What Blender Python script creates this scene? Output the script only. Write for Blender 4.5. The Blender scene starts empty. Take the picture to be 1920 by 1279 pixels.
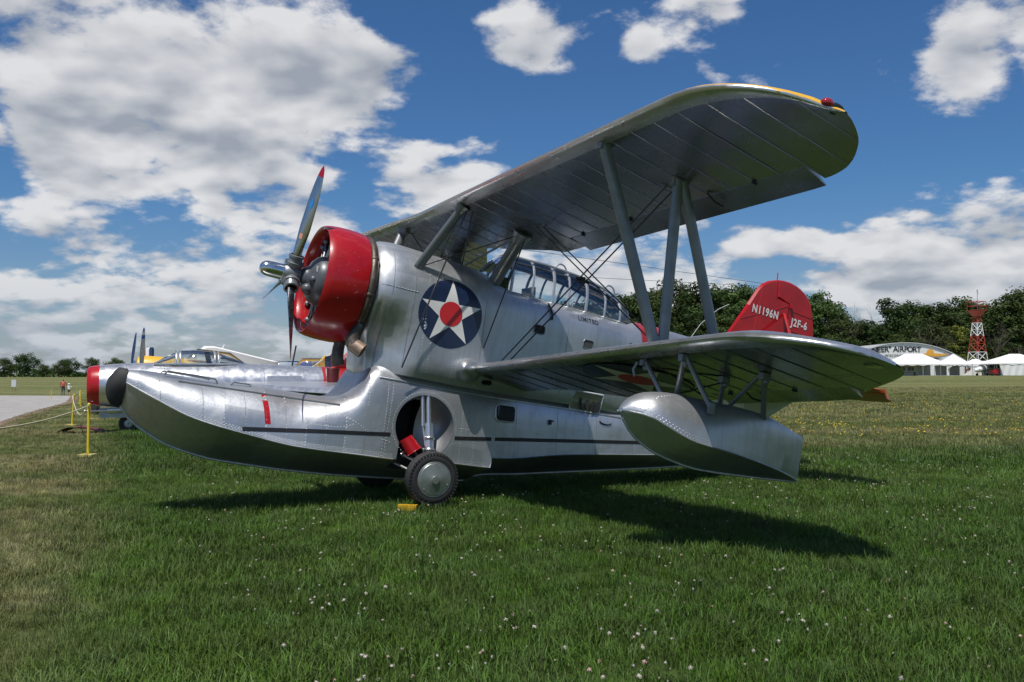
import bpy, bmesh, math, random
import numpy as np
from mathutils import Vector, Matrix, Euler
from mathutils.bvhtree import BVHTree

R = math.radians
random.seed(7)
rng = np.random.default_rng(7)
scene = bpy.context.scene
COL = scene.collection

# ------------------------------------------------------------------ camera
EYE = 1.53
cam_d = bpy.data.cameras.new('camera')
cam_d.sensor_width = 36.0
cam_d.lens = 36.0 * 1700.0 / 1920.0
cam_d.clip_start = 0.1
cam_d.clip_end = 6000.0
cam = bpy.data.objects.new('camera', cam_d)
COL.objects.link(cam)
cam.location = (0, 0, EYE)
cam.rotation_euler = (R(90 + 2.1055), 0, 0)
scene.camera = cam

# ------------------------------------------------------------------ light
SUN_AZ, SUN_EL = -165.0, 67.0          # azimuth from +Y towards +X
SKY_STRENGTH = 0.085
SUN_STRENGTH = 5.0
EXPOSURE = -0.05
scene.view_settings.view_transform = 'Standard'
scene.view_settings.look = 'None'
scene.view_settings.gamma = 1.0
scene.view_settings.exposure = EXPOSURE
scene.view_settings.use_curve_mapping = False
scene.cycles.max_bounces = 8
scene.cycles.transparent_max_bounces = 12
scene.cycles.use_denoising = True

sun_d = bpy.data.lights.new('sun', 'SUN')
sun_d.energy = SUN_STRENGTH
sun_d.angle = R(0.55)
sun_d.color = (1.0, 0.955, 0.88)
sun = bpy.data.objects.new('sun', sun_d)
COL.objects.link(sun)
_a, _e = R(SUN_AZ), R(SUN_EL)
SUNV = Vector((math.sin(_a) * math.cos(_e), math.cos(_a) * math.cos(_e), math.sin(_e)))
sun.rotation_euler = SUNV.to_track_quat('Z', 'Y').to_euler()
sun.location = SUNV * 60


class NT:
    """small helper for writing node trees"""
    def __init__(self, tree):
        self.t = tree
        tree.nodes.clear()

    def n(self, typ, ins=None, **props):
        nd = self.t.nodes.new(typ)
        for k, v in props.items():
            setattr(nd, k, v)
        for k, v in (ins or {}).items():
            s = nd.inputs[k]
            if isinstance(v, bpy.types.NodeSocket):
                self.t.links.new(v, s)
            else:
                s.default_value = v
        return nd

    def math(self, op, a, b=0.0, c=None, clamp=False):
        ins = {0: a, 1: b}
        if c is not None:
            ins[2] = c
        return self.n('ShaderNodeMath', ins, operation=op, use_clamp=clamp).outputs[0]

    def vmath(self, op, a, b=(0, 0, 0), out=0):
        return self.n('ShaderNodeVectorMath', {0: a, 1: b}, operation=op).outputs[out]

    def ramp(self, x, a, b, c=0.0, d=1.0, smooth=True):
        return self.n('ShaderNodeMapRange', {0: x, 1: a, 2: b, 3: c, 4: d},
                      interpolation_type='SMOOTHSTEP' if smooth else 'LINEAR', clamp=True).outputs[0]

    def mix(self, f, a, b, blend='MIX'):
        return self.n('ShaderNodeMix', {0: f, 6: a, 7: b}, data_type='RGBA', blend_type=blend).outputs[2]

    def noise(self, v, scale, detail=4.0, rough=0.55, dist=0.0, out=0):
        return self.n('ShaderNodeTexNoise', {'Vector': v, 'Scale': scale, 'Detail': detail,
                                             'Roughness': rough, 'Distortion': dist}).outputs[out]


def make_world():
    w = bpy.data.worlds.new('World')
    scene.world = w
    w.use_nodes = True
    k = NT(w.node_tree)
    D = k.vmath('NORMALIZE', k.n('ShaderNodeTexCoord').outputs['Generated'])
    sky = k.n('ShaderNodeTexSky', sky_type='NISHITA', sun_disc=False, sun_elevation=_e,
              sun_rotation=R(SUN_AZ), altitude=200.0, air_density=1.0, dust_density=0.6,
              ozone_density=2.2)
    skyc = sky.outputs[0]
    hs = k.n('ShaderNodeHueSaturation', {'Saturation': 1.12, 'Value': 0.80, 'Color': skyc})
    sep = k.n('ShaderNodeSeparateXYZ', {0: D})
    z = sep.outputs[2]
    tint = k.mix(k.ramp(z, 0.0, 0.22), (0.95, 1.0, 1.18, 1), (0.70, 1.03, 1.33, 1))
    skyc = k.mix(1.0, hs.outputs[0], tint, 'MULTIPLY')

    # cumulus field: noise in direction space, finer towards the horizon, flattened
    def density(dv, detail, billow=False):
        s = k.n('ShaderNodeSeparateXYZ', {0: dv})
        zz = k.math('MAXIMUM', s.outputs[2], -0.02)
        inv = k.math('DIVIDE', 1.0, k.math('ADD', zz, 0.42))
        q = k.n('ShaderNodeCombineXYZ', {0: s.outputs[0], 1: s.outputs[1],
                                         2: k.math('MULTIPLY', s.outputs[2], 1.75)}).outputs[0]
        q = k.n('ShaderNodeVectorMath', {0: q, 3: inv}, operation='SCALE').outputs[0]
        big = k.noise(q, 2.7, 2.0, 0.5)
        fine = k.noise(q, 6.6, detail, 0.62, 0.1)
        base = k.math('ADD', k.math('MULTIPLY', big, 0.42), k.math('MULTIPLY', fine, 0.58))
        if not billow:
            return base
        # cauliflower billows: rounded cells at two sizes, bent by the noise
        qd = k.vmath('ADD', q, k.n('ShaderNodeVectorMath', {0: k.noise(q, 7.0, 3.0, .6, out=1), 3: 0.11}, operation='SCALE').outputs[0])
        for sc, am in ((8.5, .15), (21.0, .075)):
            vd = k.n('ShaderNodeTexVoronoi', {'Vector': qd, 'Scale': sc}, feature='F1').outputs['Distance']
            base = k.math('ADD', base, k.math('MULTIPLY', k.math('SUBTRACT', .46, vd), am))
        return base

    def vdir(az, el):
        a, e = R(az), R(el)
        return (math.sin(a) * math.cos(e), math.cos(a) * math.cos(e), math.sin(e))

    # where the weather is: (azimuth, elevation, angular radius, amount)
    weather = CLOUDS
    bias = None
    for az, el, rad, amt in weather:
        c = vdir(az, el)
        d = k.vmath('SUBTRACT', D, c)
        d = k.vmath('MULTIPLY', d, (1.0, 1.0, 1.45))
        ln = k.n('ShaderNodeVectorMath', {0: d}, operation='LENGTH').outputs['Value']
        f = k.ramp(ln, R(rad) * 1.25, R(rad) * 0.15, 0.0, amt)
        bias = f if bias is None else k.math('ADD', bias, f)
    d0 = density(D, 8.0, True)
    up = k.vmath('NORMALIZE', k.vmath('ADD', D, (-0.012, 0.0, 0.034)))
    raw = k.math('ADD', d0, bias)
    cov = k.ramp(raw, 0.500, 0.610)
    core = k.ramp(raw, 0.56, 0.80)
    edge = k.math('SUBTRACT', density(D, 2.5), density(up, 2.5))
    fine = k.math('SUBTRACT', d0, density(k.vmath('NORMALIZE', k.vmath('ADD', D, (-0.006, 0.0, 0.012))), 8.0))
    lit = k.math('ADD', k.ramp(edge, -0.145, 0.115, smooth=False), k.math('MULTIPLY', fine, 2.2))
    lit = k.math('SUBTRACT', k.math('ADD', lit, 0.12), k.math('MULTIPLY', core, 0.30), clamp=True)
    hz = k.ramp(z, 0.0, 0.16)
    dark = k.mix(hz, (3.9, 4.4, 5.3, 1), (4.2, 4.6, 5.3, 1))
    white = k.mix(hz, (8.0, 8.3, 8.7, 1), (9.4, 9.4, 9.5, 1))
    cc = k.mix(lit, dark, white)
    col = k.mix(k.math('MULTIPLY', cov, 0.94), skyc, cc)
    # thin haze bank just above the horizon
    hb = k.ramp(z, 0.10, 0.0, 0.0, 0.35)
    col = k.mix(hb, col, (3.4, 4.4, 5.8, 1))
    bg = k.n('ShaderNodeBackground', {0: col, 1: SKY_STRENGTH})
    out = k.n('ShaderNodeOutputWorld', {0: bg.outputs[0]})
    w.cycles.sampling_method = 'MANUAL'
    w.cycles.sample_map_resolution = 1024


# centres as azimuth, elevation, radius in degrees, amount of cloud (+) or clearing (-)
CLOUDS = [
    (-21.2, 17.4, 10.0, .16), (-28, 14, 8, .12), (-11.3, 17.7, 5.0, .16), (-26.3, 11.5, 6, .08), (-16.7, 11.4, 6, .12), (-5.7, 12.8, 4.6, .17),
    (-11.5, 8.9, 5.0, .08), (-23.2, 6.2, 5.0, .09), (-28, 8.3, 5, .05), (-16.7, 3.4, 6, .085), (-27, 3.2, 6, .09), (-8, 4.6, 4, .06),
    (1.2, 20.5, 4.0, .18), (12.5, 23.4, 3.8, .19), (8.0, 20.0, 1.6, .10), (26.4, 17.0, 2.6, .14), (30.6, 19, 2.4, .10),
    (20.6, 6.3, 5.2, .15), (26.8, 6.4, 5.6, .15), (15.1, 7.4, 3.8, .11), (3, 7.0, 5.0, .10), (9, 5.6, 4.5, .08), (33, 7.5, 6, .10),
    (38, 9, 8, .06), (24, 10.6, 2.0, .05),
    (-6.0, 21.8, 4.0, -.20), (7, 15.5, 6, -.17), (20, 21, 6, -.14), (18.5, 13.8, 6.5, -.18), (-2.0, 17.2, 2.6, -.12), (24, 12.5, 4, -.08),
    (28.5, 12.6, 3.0, -.08), (-20.5, 9.2, 2.2, -.08), (-29.5, 10.2, 2.0, -.08), (24, 25, 5, -.08), (-9, 25, 4, -.06), (29, 14.3, 2, -.06),
]
make_world()


# ------------------------------------------------------------------ mesh helpers
class MB:
    def __init__(self):
        self.v, self.f, self.m = [], [], []

    def add(self, vs, fs, mi=0):
        b = len(self.v)
        self.v.extend([tuple(map(float, q)) for q in vs])
        self.f.extend([tuple(i + b for i in q) for q in fs])
        self.m.extend([mi] * len(fs))

    def box(self, c, size, rot=None, mi=0):
        M = (rot.to_matrix() if isinstance(rot, Euler) else rot) if rot is not None else Matrix.Identity(3)
        h = [x / 2 for x in size]
        vs = [Vector(c) + M @ Vector((sx * h[0], sy * h[1], sz * h[2])) for sx in (-1, 1) for sy in (-1, 1) for sz in (-1, 1)]
        self.add(vs, [(0, 1, 3, 2), (4, 6, 7, 5), (0, 4, 5, 1), (2, 3, 7, 6), (0, 2, 6, 4), (1, 5, 7, 3)], mi)

    def rings(self, rs, close=True, cap0=True, cap1=True, mi=0):
        n = len(rs[0])
        vs = [q for r in rs for q in r]
        fs = []
        for i in range(len(rs) - 1):
            for j in range(n if close else n - 1):
                a, b = i * n + j, i * n + (j + 1) % n
                fs.append((a, b, b + n, a + n))
        if cap0:
            fs.append(tuple(range(n - 1, -1, -1)))
        if cap1:
            fs.append(tuple(range((len(rs) - 1) * n, len(rs) * n)))
        self.add(vs, fs, mi)

    def tube(self, pts, r, n=8, caps=True, mi=0, flat=1.0, flatdir=None, closed=False):
        pts = [Vector(q) for q in pts]
        rr = r if isinstance(r, (list, tuple)) else [r] * len(pts)
        rs = []
        x = None
        for i, q in enumerate(pts):
            a = pts[max(i - 1, 0)] if not closed else pts[i - 1]
            b = pts[min(i + 1, len(pts) - 1)] if not closed else pts[(i + 1) % len(pts)]
            t = (b - a).normalized()
            if flatdir is not None:
                x = Vector(flatdir)
            elif x is None:
                x = Vector((0, 0, 1)) if abs(t.z) < 0.9 else Vector((1, 0, 0))
            x = (x - t * x.dot(t)).normalized()
            y = t.cross(x)
            rs.append([q + x * (rr[i] * math.cos(2 * math.pi * j / n)) + y * (rr[i] * flat * math.sin(2 * math.pi * j / n)) for j in range(n)])
        if closed:
            rs.append(rs[0])
            caps = False
        self.rings(rs, True, caps, caps, mi)

    def lathe(self, prof, o, axis, n=24, mi=0, caps=False, a0=0.0, a1=2 * math.pi):
        """prof: (along, radius)"""
        o = Vector(o); t = Vector(axis).normalized()
        x = Vector((0, 0, 1)) if abs(t.z) < 0.9 else Vector((0, 1, 0))
        x = (x - t * x.dot(t)).normalized(); y = t.cross(x)
        full = abs(a1 - a0 - 2 * math.pi) < 1e-6
        m = n if full else n + 1
        rs = []
        for (l, r) in prof:
            rs.append([o + t * l + x * (r * math.cos(a0 + (a1 - a0) * j / n)) + y * (r * math.sin(a0 + (a1 - a0) * j / n)) for j in range(m)])
        self.rings(rs, full, caps, caps, mi)

    def prism(self, poly, off, mi=0):
        """poly: list of 3D points (planar), extruded by off"""
        n = len(poly); off = Vector(off)
        a = [Vector(q) for q in poly]; b = [q + off for q in a]
        fs = [tuple(range(n)), tuple(range(2 * n - 1, n - 1, -1))]
        fs += [(i, n + i, n + (i + 1) % n, (i + 1) % n) for i in range(n)]
        self.add(a + b, fs, mi)

    def ball(self, c, r, seg=10, ring=6, mi=0, scale=(1, 1, 1)):
        rs = []
        for i in range(ring + 1):
            th = math.pi * i / ring
            rad = max(math.sin(th), 0.02)
            rs.append([(c[0] + r * scale[0] * rad * math.cos(2 * math.pi * j / seg), c[1] + r * scale[1] * rad * math.sin(2 * math.pi * j / seg),
                        c[2] + r * scale[2] * math.cos(th)) for j in range(seg)])
        self.rings(rs, True, True, True, mi)

    def mesh(self, name, mats, tf=None, smooth=35, recalc=True):
        me = bpy.data.meshes.new(name)
        vs = self.v if tf is None else [tf(q) for q in self.v]
        me.from_pydata([tuple(q) for q in vs], [], self.f)
        mats = mats if isinstance(mats, (list, tuple)) else [mats]
        for m in mats:
            me.materials.append(m)
        if len(mats) > 1:
            me.polygons.foreach_set('material_index', self.m)
        if recalc:
            bm = bmesh.new(); bm.from_mesh(me)
            bmesh.ops.recalc_face_normals(bm, faces=bm.faces)
            bm.to_mesh(me); bm.free()
        if smooth is not None:
            me.polygons.foreach_set('use_smooth', [True] * len(me.polygons))
            me.set_sharp_from_angle(angle=R(smooth))
        me.update()
        return me

    def build(self, name, mats, parent=None, tf=None, smooth=35, recalc=True):
        o = bpy.data.objects.new(name, self.mesh(name, mats, tf, smooth, recalc))
        COL.objects.link(o)
        if parent is not None:
            o.parent = parent
        return o

    def bvh(self):
        return BVHTree.FromPolygons([Vector(q) for q in self.v], [list(f) for f in self.f])


def tag(o, label, cat, group=None):
    o['label'] = label; o['category'] = cat
    if group:
        o['group'] = group
    return o


def kind(o, k):
    o['kind'] = k
    return o


def thing(name, label, cat, loc=(0, 0, 0), rot=(0, 0, 0), group=None):
    o = bpy.data.objects.new(name, None)
    o.empty_display_size = 0.2
    COL.objects.link(o)
    o.location = loc
    if isinstance(rot, Matrix):
        o.rotation_euler = rot.to_euler()
    else:
        o.rotation_euler = rot
    return tag(o, label, cat, group)


def copy_tree(src, loc, rotz=0.0, scale=1.0, label=None):
    c = src.copy(); COL.objects.link(c)
    c.location = loc; c.rotation_euler = (0, 0, rotz); c.scale = (scale,) * 3
    if label:
        c['label'] = label
    for ch in src.children:
        d = ch.copy(); COL.objects.link(d); d.parent = c
        for g in ch.children:
            e = g.copy(); COL.objects.link(e); e.parent = d
    return c


def interp(x, tab):
    """monotone cubic through (x,y) table"""
    xs = [t[0] for t in tab]; ys = [t[1] for t in tab]
    if x <= xs[0]:
        return ys[0]
    if x >= xs[-1]:
        return ys[-1]
    i = 0
    while xs[i + 1] < x:
        i += 1
    def slope(j):
        if j == 0:
            return (ys[1] - ys[0]) / (xs[1] - xs[0])
        if j == len(xs) - 1:
            return (ys[-1] - ys[-2]) / (xs[-1] - xs[-2])
        a = (ys[j] - ys[j - 1]) / (xs[j] - xs[j - 1]); b = (ys[j + 1] - ys[j]) / (xs[j + 1] - xs[j])
        return 0.0 if a * b <= 0 else 2 * a * b / (a + b)
    h = xs[i + 1] - xs[i]; t = (x - xs[i]) / h
    m0, m1 = slope(i) * h, slope(i + 1) * h
    return (2 * t**3 - 3 * t**2 + 1) * ys[i] + (t**3 - 2 * t**2 + t) * m0 + (-2 * t**3 + 3 * t**2) * ys[i + 1] + (t**3 - t**2) * m1


def sstep(a, b, x):
    t = min(max((x - a) / (b - a), 0.0), 1.0)
    return t * t * (3 - 2 * t)


# ------------------------------------------------------------------ materials
def mat(name, col, rough=0.5, metal=0.0, bump=0.0, bscale=40.0, var=0.0, vscale=8.0, coat=0.0, spec=0.5, bdetail=4.0, rvar=0.0, streak=None):
    m = bpy.data.materials.new(name); m.use_nodes = True
    k = NT(m.node_tree)
    tc = k.n('ShaderNodeTexCoord').outputs['Object']
    vec = tc
    if streak:
        vec = k.vmath('MULTIPLY', tc, streak)
    c4 = (*col, 1)
    base = c4
    if var > 0:
        nz = k.noise(vec, vscale, 5.0, 0.6)
        f = k.ramp(nz, 0.3, 0.7)
        base = k.mix(f, tuple(x * (1 - var) for x in col) + (1,), tuple(min(1, x * (1 + var)) for x in col) + (1,))
    ins = {'Base Color': base, 'Roughness': rough, 'Metallic': metal, 'Specular IOR Level': spec, 'Coat Weight': coat}
    if rvar > 0:
        ins['Roughness'] = k.ramp(k.noise(vec, vscale * 1.7, 4.0), 0.3, 0.7, rough - rvar, rough + rvar)
    if coat > 0:
        ins['Coat Roughness'] = 0.06
    if bump > 0:
        nb = k.noise(vec, bscale, bdetail, 0.55)
        ins['Normal'] = k.n('ShaderNodeBump', {'Height': nb, 'Strength': 1.0, 'Distance': bump}).outputs[0]
    p = k.n('ShaderNodeBsdfPrincipled', ins)
    k.n('ShaderNodeOutputMaterial', {0: p.outputs[0]})
    return m


def glass(name, tint=(0.9, 0.95, 0.95), alpha=0.22, rough=0.03):
    """thin perspex: mostly clear, with a real surface reflection"""
    m = bpy.data.materials.new(name); m.use_nodes = True
    k = NT(m.node_tree)
    tr = k.n('ShaderNodeBsdfTransparent', {0: (*tint, 1)})
    gl = k.n('ShaderNodeBsdfGlossy', {0: (1, 1, 1, 1), 1: rough})
    fr = k.n('ShaderNodeFresnel', {0: 1.5})
    f = k.math('ADD', k.math('MULTIPLY', fr.outputs[0], 1.0), alpha * 0.3, clamp=True)
    mx = k.n('ShaderNodeMixShader', {0: f, 1: tr.outputs[0], 2: gl.outputs[0]})
    k.n('ShaderNodeOutputMaterial', {0: mx.outputs[0]})
    return m


M = {}
def skin_mat(name, col, rough, metal, cell, dent, seed):
    """painted sheet metal: every sheet a shade apart, oil-canned, with faint vertical run-off streaks"""
    m = bpy.data.materials.new(name); m.use_nodes = True
    k = NT(m.node_tree)
    P = k.n('ShaderNodeTexCoord').outputs['Object']
    w = k.vmath('ADD', P, (seed, seed * .7, seed * .3))
    q = k.vmath('FLOOR', k.vmath('DIVIDE', w, cell))
    wn = k.n('ShaderNodeTexWhiteNoise', {'Vector': q}, noise_dimensions='3D').outputs[0]
    st_ = k.noise(k.vmath('MULTIPLY', P, (9.0, 9.0, .9)), 1.6, 5.0, .65)
    bl = k.noise(P, 1.4, 4.0, .6)
    v = k.math('ADD', k.ramp(wn, 0, 1, .93, 1.05, False), k.ramp(st_, .35, .75, .03, -.11))
    v = k.math('ADD', v, k.ramp(bl, .3, .7, -.05, .05))
    c = k.n('ShaderNodeHueSaturation', {'Color': (*col, 1), 'Value': v}).outputs[0]
    sm = k.noise(P, 11.0, 5.0, .7)
    c = k.mix(k.ramp(sm, .62, .80, 0, .28), c, (.20, .19, .17, 1))
    rg = k.math('ADD', k.ramp(wn, 0, 1, rough - .035, rough + .05, False), k.ramp(st_, .4, .8, 0.0, .10))
    h = k.math('ADD', k.math('MULTIPLY', k.noise(P, 2.6, 2.0, .5), 1.0), k.math('MULTIPLY', k.noise(P, 9.0, 2.0, .5), .22))
    b = k.n('ShaderNodeBump', {'Height': h, 'Strength': 1.0, 'Distance': dent}).outputs[0]
    p = k.n('ShaderNodeBsdfPrincipled', {'Base Color': c, 'Roughness': rg, 'Metallic': metal, 'Normal': b})
    k.n('ShaderNodeOutputMaterial', {0: p.outputs[0]})
    return m


M['silver'] = skin_mat('aluminium_paint', (0.50, 0.515, 0.535), 0.40, 0.84, (.44, 9.0, .31), .012, 3.1)
M['silver_wing'] = mat('silver_doped_fabric', (0.37, 0.38, 0.39), 0.26, 0.95, bump=0.004, bscale=2.5, var=0.05, vscale=2.0, bdetail=2, rvar=0.04)
M['silver_le'] = mat('leading_edge_metal', (0.56, 0.57, 0.585), 0.30, 0.88, bump=0.006, bscale=5, var=0.06, vscale=4, bdetail=2, rvar=0.05)
M['strut'] = mat('strut_grey_metal', (0.22, 0.235, 0.25), 0.42, 0.55, var=0.10, vscale=6, rvar=0.06)
M['cabane'] = mat('cabane_dark_grey', (0.17, 0.18, 0.19), 0.42, 0.45, var=0.10, vscale=6)
M['chrome'] = mat('polished_metal', (0.66, 0.66, 0.67), 0.16, 1.0, var=0.05)
M['blade'] = mat('burnished_blade', (0.50, 0.50, 0.51), 0.27, 1.0, var=0.08, vscale=6, rvar=.05)
M['oleo'] = mat('oleo_chrome', (0.66, 0.655, 0.64), 0.30, 0.9)
M['rivet'] = mat('rivet_heads', (0.47, 0.48, 0.50), 0.45, 0.85)
M['red'] = mat('gloss_red_paint', (0.36, 0.006, 0.010), 0.32, 0.0, bump=0.0006, bscale=18, var=0.12, vscale=3, coat=0.45, spec=0.3)
M['red_dull'] = mat('faded_red_paint', (0.33, 0.010, 0.012), 0.42, 0.0, var=0.10, vscale=4, coat=0.3)
M['navy'] = mat('insignia_blue', (0.008, 0.018, 0.055), 0.35, 0.0, var=0.1, vscale=4, coat=0.25)
M['white'] = mat('insignia_white', (0.66, 0.66, 0.65), 0.4, 0.0, var=0.03, coat=0.2)
M['insred'] = mat('insignia_red', (0.52, 0.014, 0.018), 0.38, 0.0, coat=0.25)
M['yellow'] = mat('chrome_yellow_paint', (0.72, 0.40, 0.02), 0.4, 0.0, var=0.06, coat=0.3)
M['black'] = mat('black_paint', (0.012, 0.012, 0.013), 0.45, 0.0, var=0.2)
M['rubber'] = mat('black_rubber', (0.022, 0.022, 0.023), 0.72, 0.0, bump=0.001, bscale=60, var=0.25, vscale=12)
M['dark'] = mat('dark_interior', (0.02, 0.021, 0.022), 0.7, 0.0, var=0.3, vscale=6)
M['greenish'] = mat('interior_grey_green', (0.24, 0.22, 0.12), 0.6, 0.0, var=0.2, vscale=6)
M['exhaust'] = mat('heat_stained_steel', (0.13, 0.105, 0.085), 0.48, 0.75, bump=0.001, bscale=25, var=0.35, vscale=7, rvar=0.1)
M['exhaust_tip'] = mat('tan_burnt_steel', (0.30, 0.215, 0.16), 0.5, 0.45, var=0.25, vscale=14)
M['crank'] = mat('engine_grey_enamel', (0.085, 0.095, 0.105), 0.38, 0.1, var=0.15, vscale=10)
M['fin'] = mat('dark_cylinder_fins', (0.035, 0.033, 0.032), 0.5, 0.5, var=0.3, vscale=20)
M['hubcap'] = mat('grey_green_hub_cover', (0.30, 0.33, 0.31), 0.36, 0.65, var=0.12, vscale=10, rvar=0.06)
M['navlight'] = mat('red_lens', (0.30, 0.006, 0.012), 0.08, 0.0, coat=1.0)
M['wire'] = mat('dark_streamline_wire', (0.06, 0.062, 0.066), 0.4, 0.7)
M['decal_blue'] = mat('blue_blade_decal', (0.03, 0.25, 0.60), 0.4)
M['decal_orange'] = mat('orange_blade_label', (0.75, 0.36, 0.22), 0.5)
M['label_paper'] = mat('pale_label', (0.55, 0.58, 0.60), 0.6)
M['roof_glass'] = mat('milky_canopy_roof', (0.50, 0.53, 0.56), 0.25, 0.0, coat=0.3)
M['pane'] = glass('canopy_perspex', (0.86, 0.91, 0.93), 0.28)
M['stabpaint'] = mat('orange_red_tailplane', (0.34, 0.060, 0.008), 0.45, 0.0, coat=0.3)


def text_polys(txt, size, cx, cz, flip=1, slant=0.0, squash=1.0, rot=0.0, spacing=1.0, bold=.012):
    cu = bpy.data.curves.new('lettering', 'FONT'); cu.body = txt; cu.size = size; cu.align_x = 'CENTER'; cu.align_y = 'CENTER'
    cu.space_character = spacing; cu.shear = slant; cu.resolution_u = 3; cu.offset = size * bold
    ob = bpy.data.objects.new('lettering', cu); COL.objects.link(ob)
    bpy.context.view_layer.update()
    me = bpy.data.meshes.new_from_object(ob.evaluated_get(bpy.context.evaluated_depsgraph_get()))
    out = []
    c, s_ = math.cos(rot), math.sin(rot)
    co = [(v.co.x * squash, v.co.y) for v in me.vertices]
    co = [(cx + flip * (x * c - y * s_), cz + x * s_ + y * c) for x, y in co]
    faces = [tuple(p.vertices) for p in me.polygons]
    bpy.data.objects.remove(ob); bpy.data.curves.remove(cu); bpy.data.meshes.remove(me)
    return co, faces


# ================================================================== ground
def terrain(x, y):
    d = math.hypot(x, y)
    a = x / max(y, 1.0) if y > 0 else 0.0
    rise = sstep(75, 215, d) * (0.80 + .46 * sstep(-50, 70, x))
    dip = -sstep(15, 95, d) * .78 * sstep(-.26, -.44, a) * (1 - sstep(100, 190, d)) if y > 0 else 0.0
    return rise + dip


def turf_group():
    g = bpy.data.node_groups.new('turf_colour', 'ShaderNodeTree')
    g.interface.new_socket('Dry', in_out='OUTPUT', socket_type='NodeSocketFloat')
    g.interface.new_socket('Color', in_out='OUTPUT', socket_type='NodeSocketColor')
    k = NT(g)
    P = k.n('ShaderNodeNewGeometry').outputs['Position']
    s = k.n('ShaderNodeSeparateXYZ', {0: P}); x, y = s.outputs[0], s.outputs[1]
    P2 = k.n('ShaderNodeCombineXYZ', {0: x, 1: y, 2: 0.0}).outputs[0]
    n1 = k.noise(P2, .55, 4.0, .6); n2 = k.noise(P2, .13, 3.0, .5); n3 = k.noise(P2, 3.2, 4.0, .6)
    wob = k.math('MULTIPLY', k.math('SUBTRACT', n1, .5), 2.4)
    left = k.ramp(k.math('ADD', k.math('ADD', x, k.math('MULTIPLY', y, .425)), wob), .35, -1.1)
    far = k.math('MULTIPLY', k.ramp(k.math('ADD', y, k.math('MULTIPLY', wob, 2.0)), 15.5, 22.0),
                 k.ramp(k.math('ADD', k.math('SUBTRACT', x, k.math('MULTIPLY', y, -.18)), wob), -1.5, 3.0))
    vfar = k.ramp(y, 45.0, 90.0, 0.0, .88)
    dry = k.math('MAXIMUM', k.math('MULTIPLY', left, .97), k.math('MAXIMUM', k.math('MULTIPLY', far, .95), vfar))
    patch = k.ramp(k.math('ADD', k.math('MULTIPLY', n1, .5), k.math('MULTIPLY', n3, .5)), .36, .66)
    dry = k.math('MULTIPLY', dry, k.math('ADD', .55, k.math('MULTIPLY', patch, .70)), clamp=True)
    dry = k.math('MAXIMUM', dry, k.math('MULTIPLY', k.ramp(n3, .62, .8), .22))
    # mowing stripes on the far field
    wv = k.noise(k.vmath('MULTIPLY', P2, (.012, .35, 0)), 1.0, 3.0, .6)
    green = k.mix(k.ramp(n1, .3, .7), (.056, .102, .018, 1), (.104, .162, .036, 1))
    green = k.mix(k.ramp(n2, .35, .65), green, (.062, .116, .022, 1))
    hay = k.mix(k.ramp(n3, .3, .7), (.195, .180, .080, 1), (.330, .300, .150, 1))
    hay = k.mix(k.ramp(wv, .42, .60, 0, .85), hay, (.130, .160, .050, 1))
    col = k.mix(dry, green, hay)
    k.n('NodeGroupOutput', {0: dry, 1: col})
    return g


TURF = turf_group()


def ground_mat():
    m = bpy.data.materials.new('mown_turf'); m.use_nodes = True
    k = NT(m.node_tree)
    g = k.n('ShaderNodeGroup', node_tree=TURF)
    P = k.n('ShaderNodeNewGeometry').outputs['Position']
    f = k.noise(P, 16.0, 5.0, .75)
    col = k.mix(k.ramp(f, .3, .7), g.outputs['Color'], k.mix(.65, g.outputs['Color'], (.012, .018, .006, 1)))
    b = k.n('ShaderNodeBump', {'Height': k.noise(P, 60, 4, .7), 'Strength': 1.0, 'Distance': .03}).outputs[0]
    p = k.n('ShaderNodeBsdfPrincipled', {'Base Color': col, 'Roughness': .9, 'Specular IOR Level': .1, 'Normal': b})
    k.n('ShaderNodeOutputMaterial', {0: p.outputs[0]})
    return m


def blade_mat(name, tint=None, dry_only=False):
    m = bpy.data.materials.new(name); m.use_nodes = True
    k = NT(m.node_tree)
    g = k.n('ShaderNodeGroup', node_tree=TURF)
    oi = k.n('ShaderNodeObjectInfo')
    v = k.ramp(oi.outputs['Random'], 0, 1, .60, 1.65, False)
    hs = k.n('ShaderNodeHueSaturation', {'Value': v, 'Color': g.outputs['Color'], 'Hue': k.ramp(oi.outputs['Random'], 0, 1, .485, .512, False), 'Saturation': k.ramp(k.math('FRACT', k.math('MULTIPLY', oi.outputs['Random'], 7.31)), 0, 1, .88, 1.15, False)})
    col = hs.outputs[0]
    if tint:
        col = k.mix(.75, col, tint)
    df = k.n('ShaderNodeBsdfPrincipled', {'Base Color': col, 'Roughness': .55, 'Specular IOR Level': .25})
    tl = k.n('ShaderNodeBsdfTranslucent', {0: col})
    mx = k.n('ShaderNodeMixShader', {0: .30, 1: df.outputs[0], 2: tl.outputs[0]})
    k.n('ShaderNodeOutputMaterial', {0: mx.outputs[0]})
    return m


def axis_vals(fine, coarse, lim):
    v = list(np.arange(-fine, fine + .1, 6.0))
    x = fine
    st_ = 6.0
    while x < lim:
        st_ *= 1.25; x += st_; v += [x, -x]
    return sorted(v)


xs = axis_vals(120, 0, 2600)
ys = [y + 110 for y in axis_vals(150, 0, 2600)]
gv = [(x, y, terrain(x, y)) for y in ys for x in xs]
nx = len(xs)
gf = [(j * nx + i, j * nx + i + 1, (j + 1) * nx + i + 1, (j + 1) * nx + i) for j in range(len(ys) - 1) for i in range(nx - 1)]
gm = MB(); gm.add(gv, gf)
kind(gm.build('grass_field', ground_mat(), None, None, 180, recalc=False), 'structure')

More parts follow.
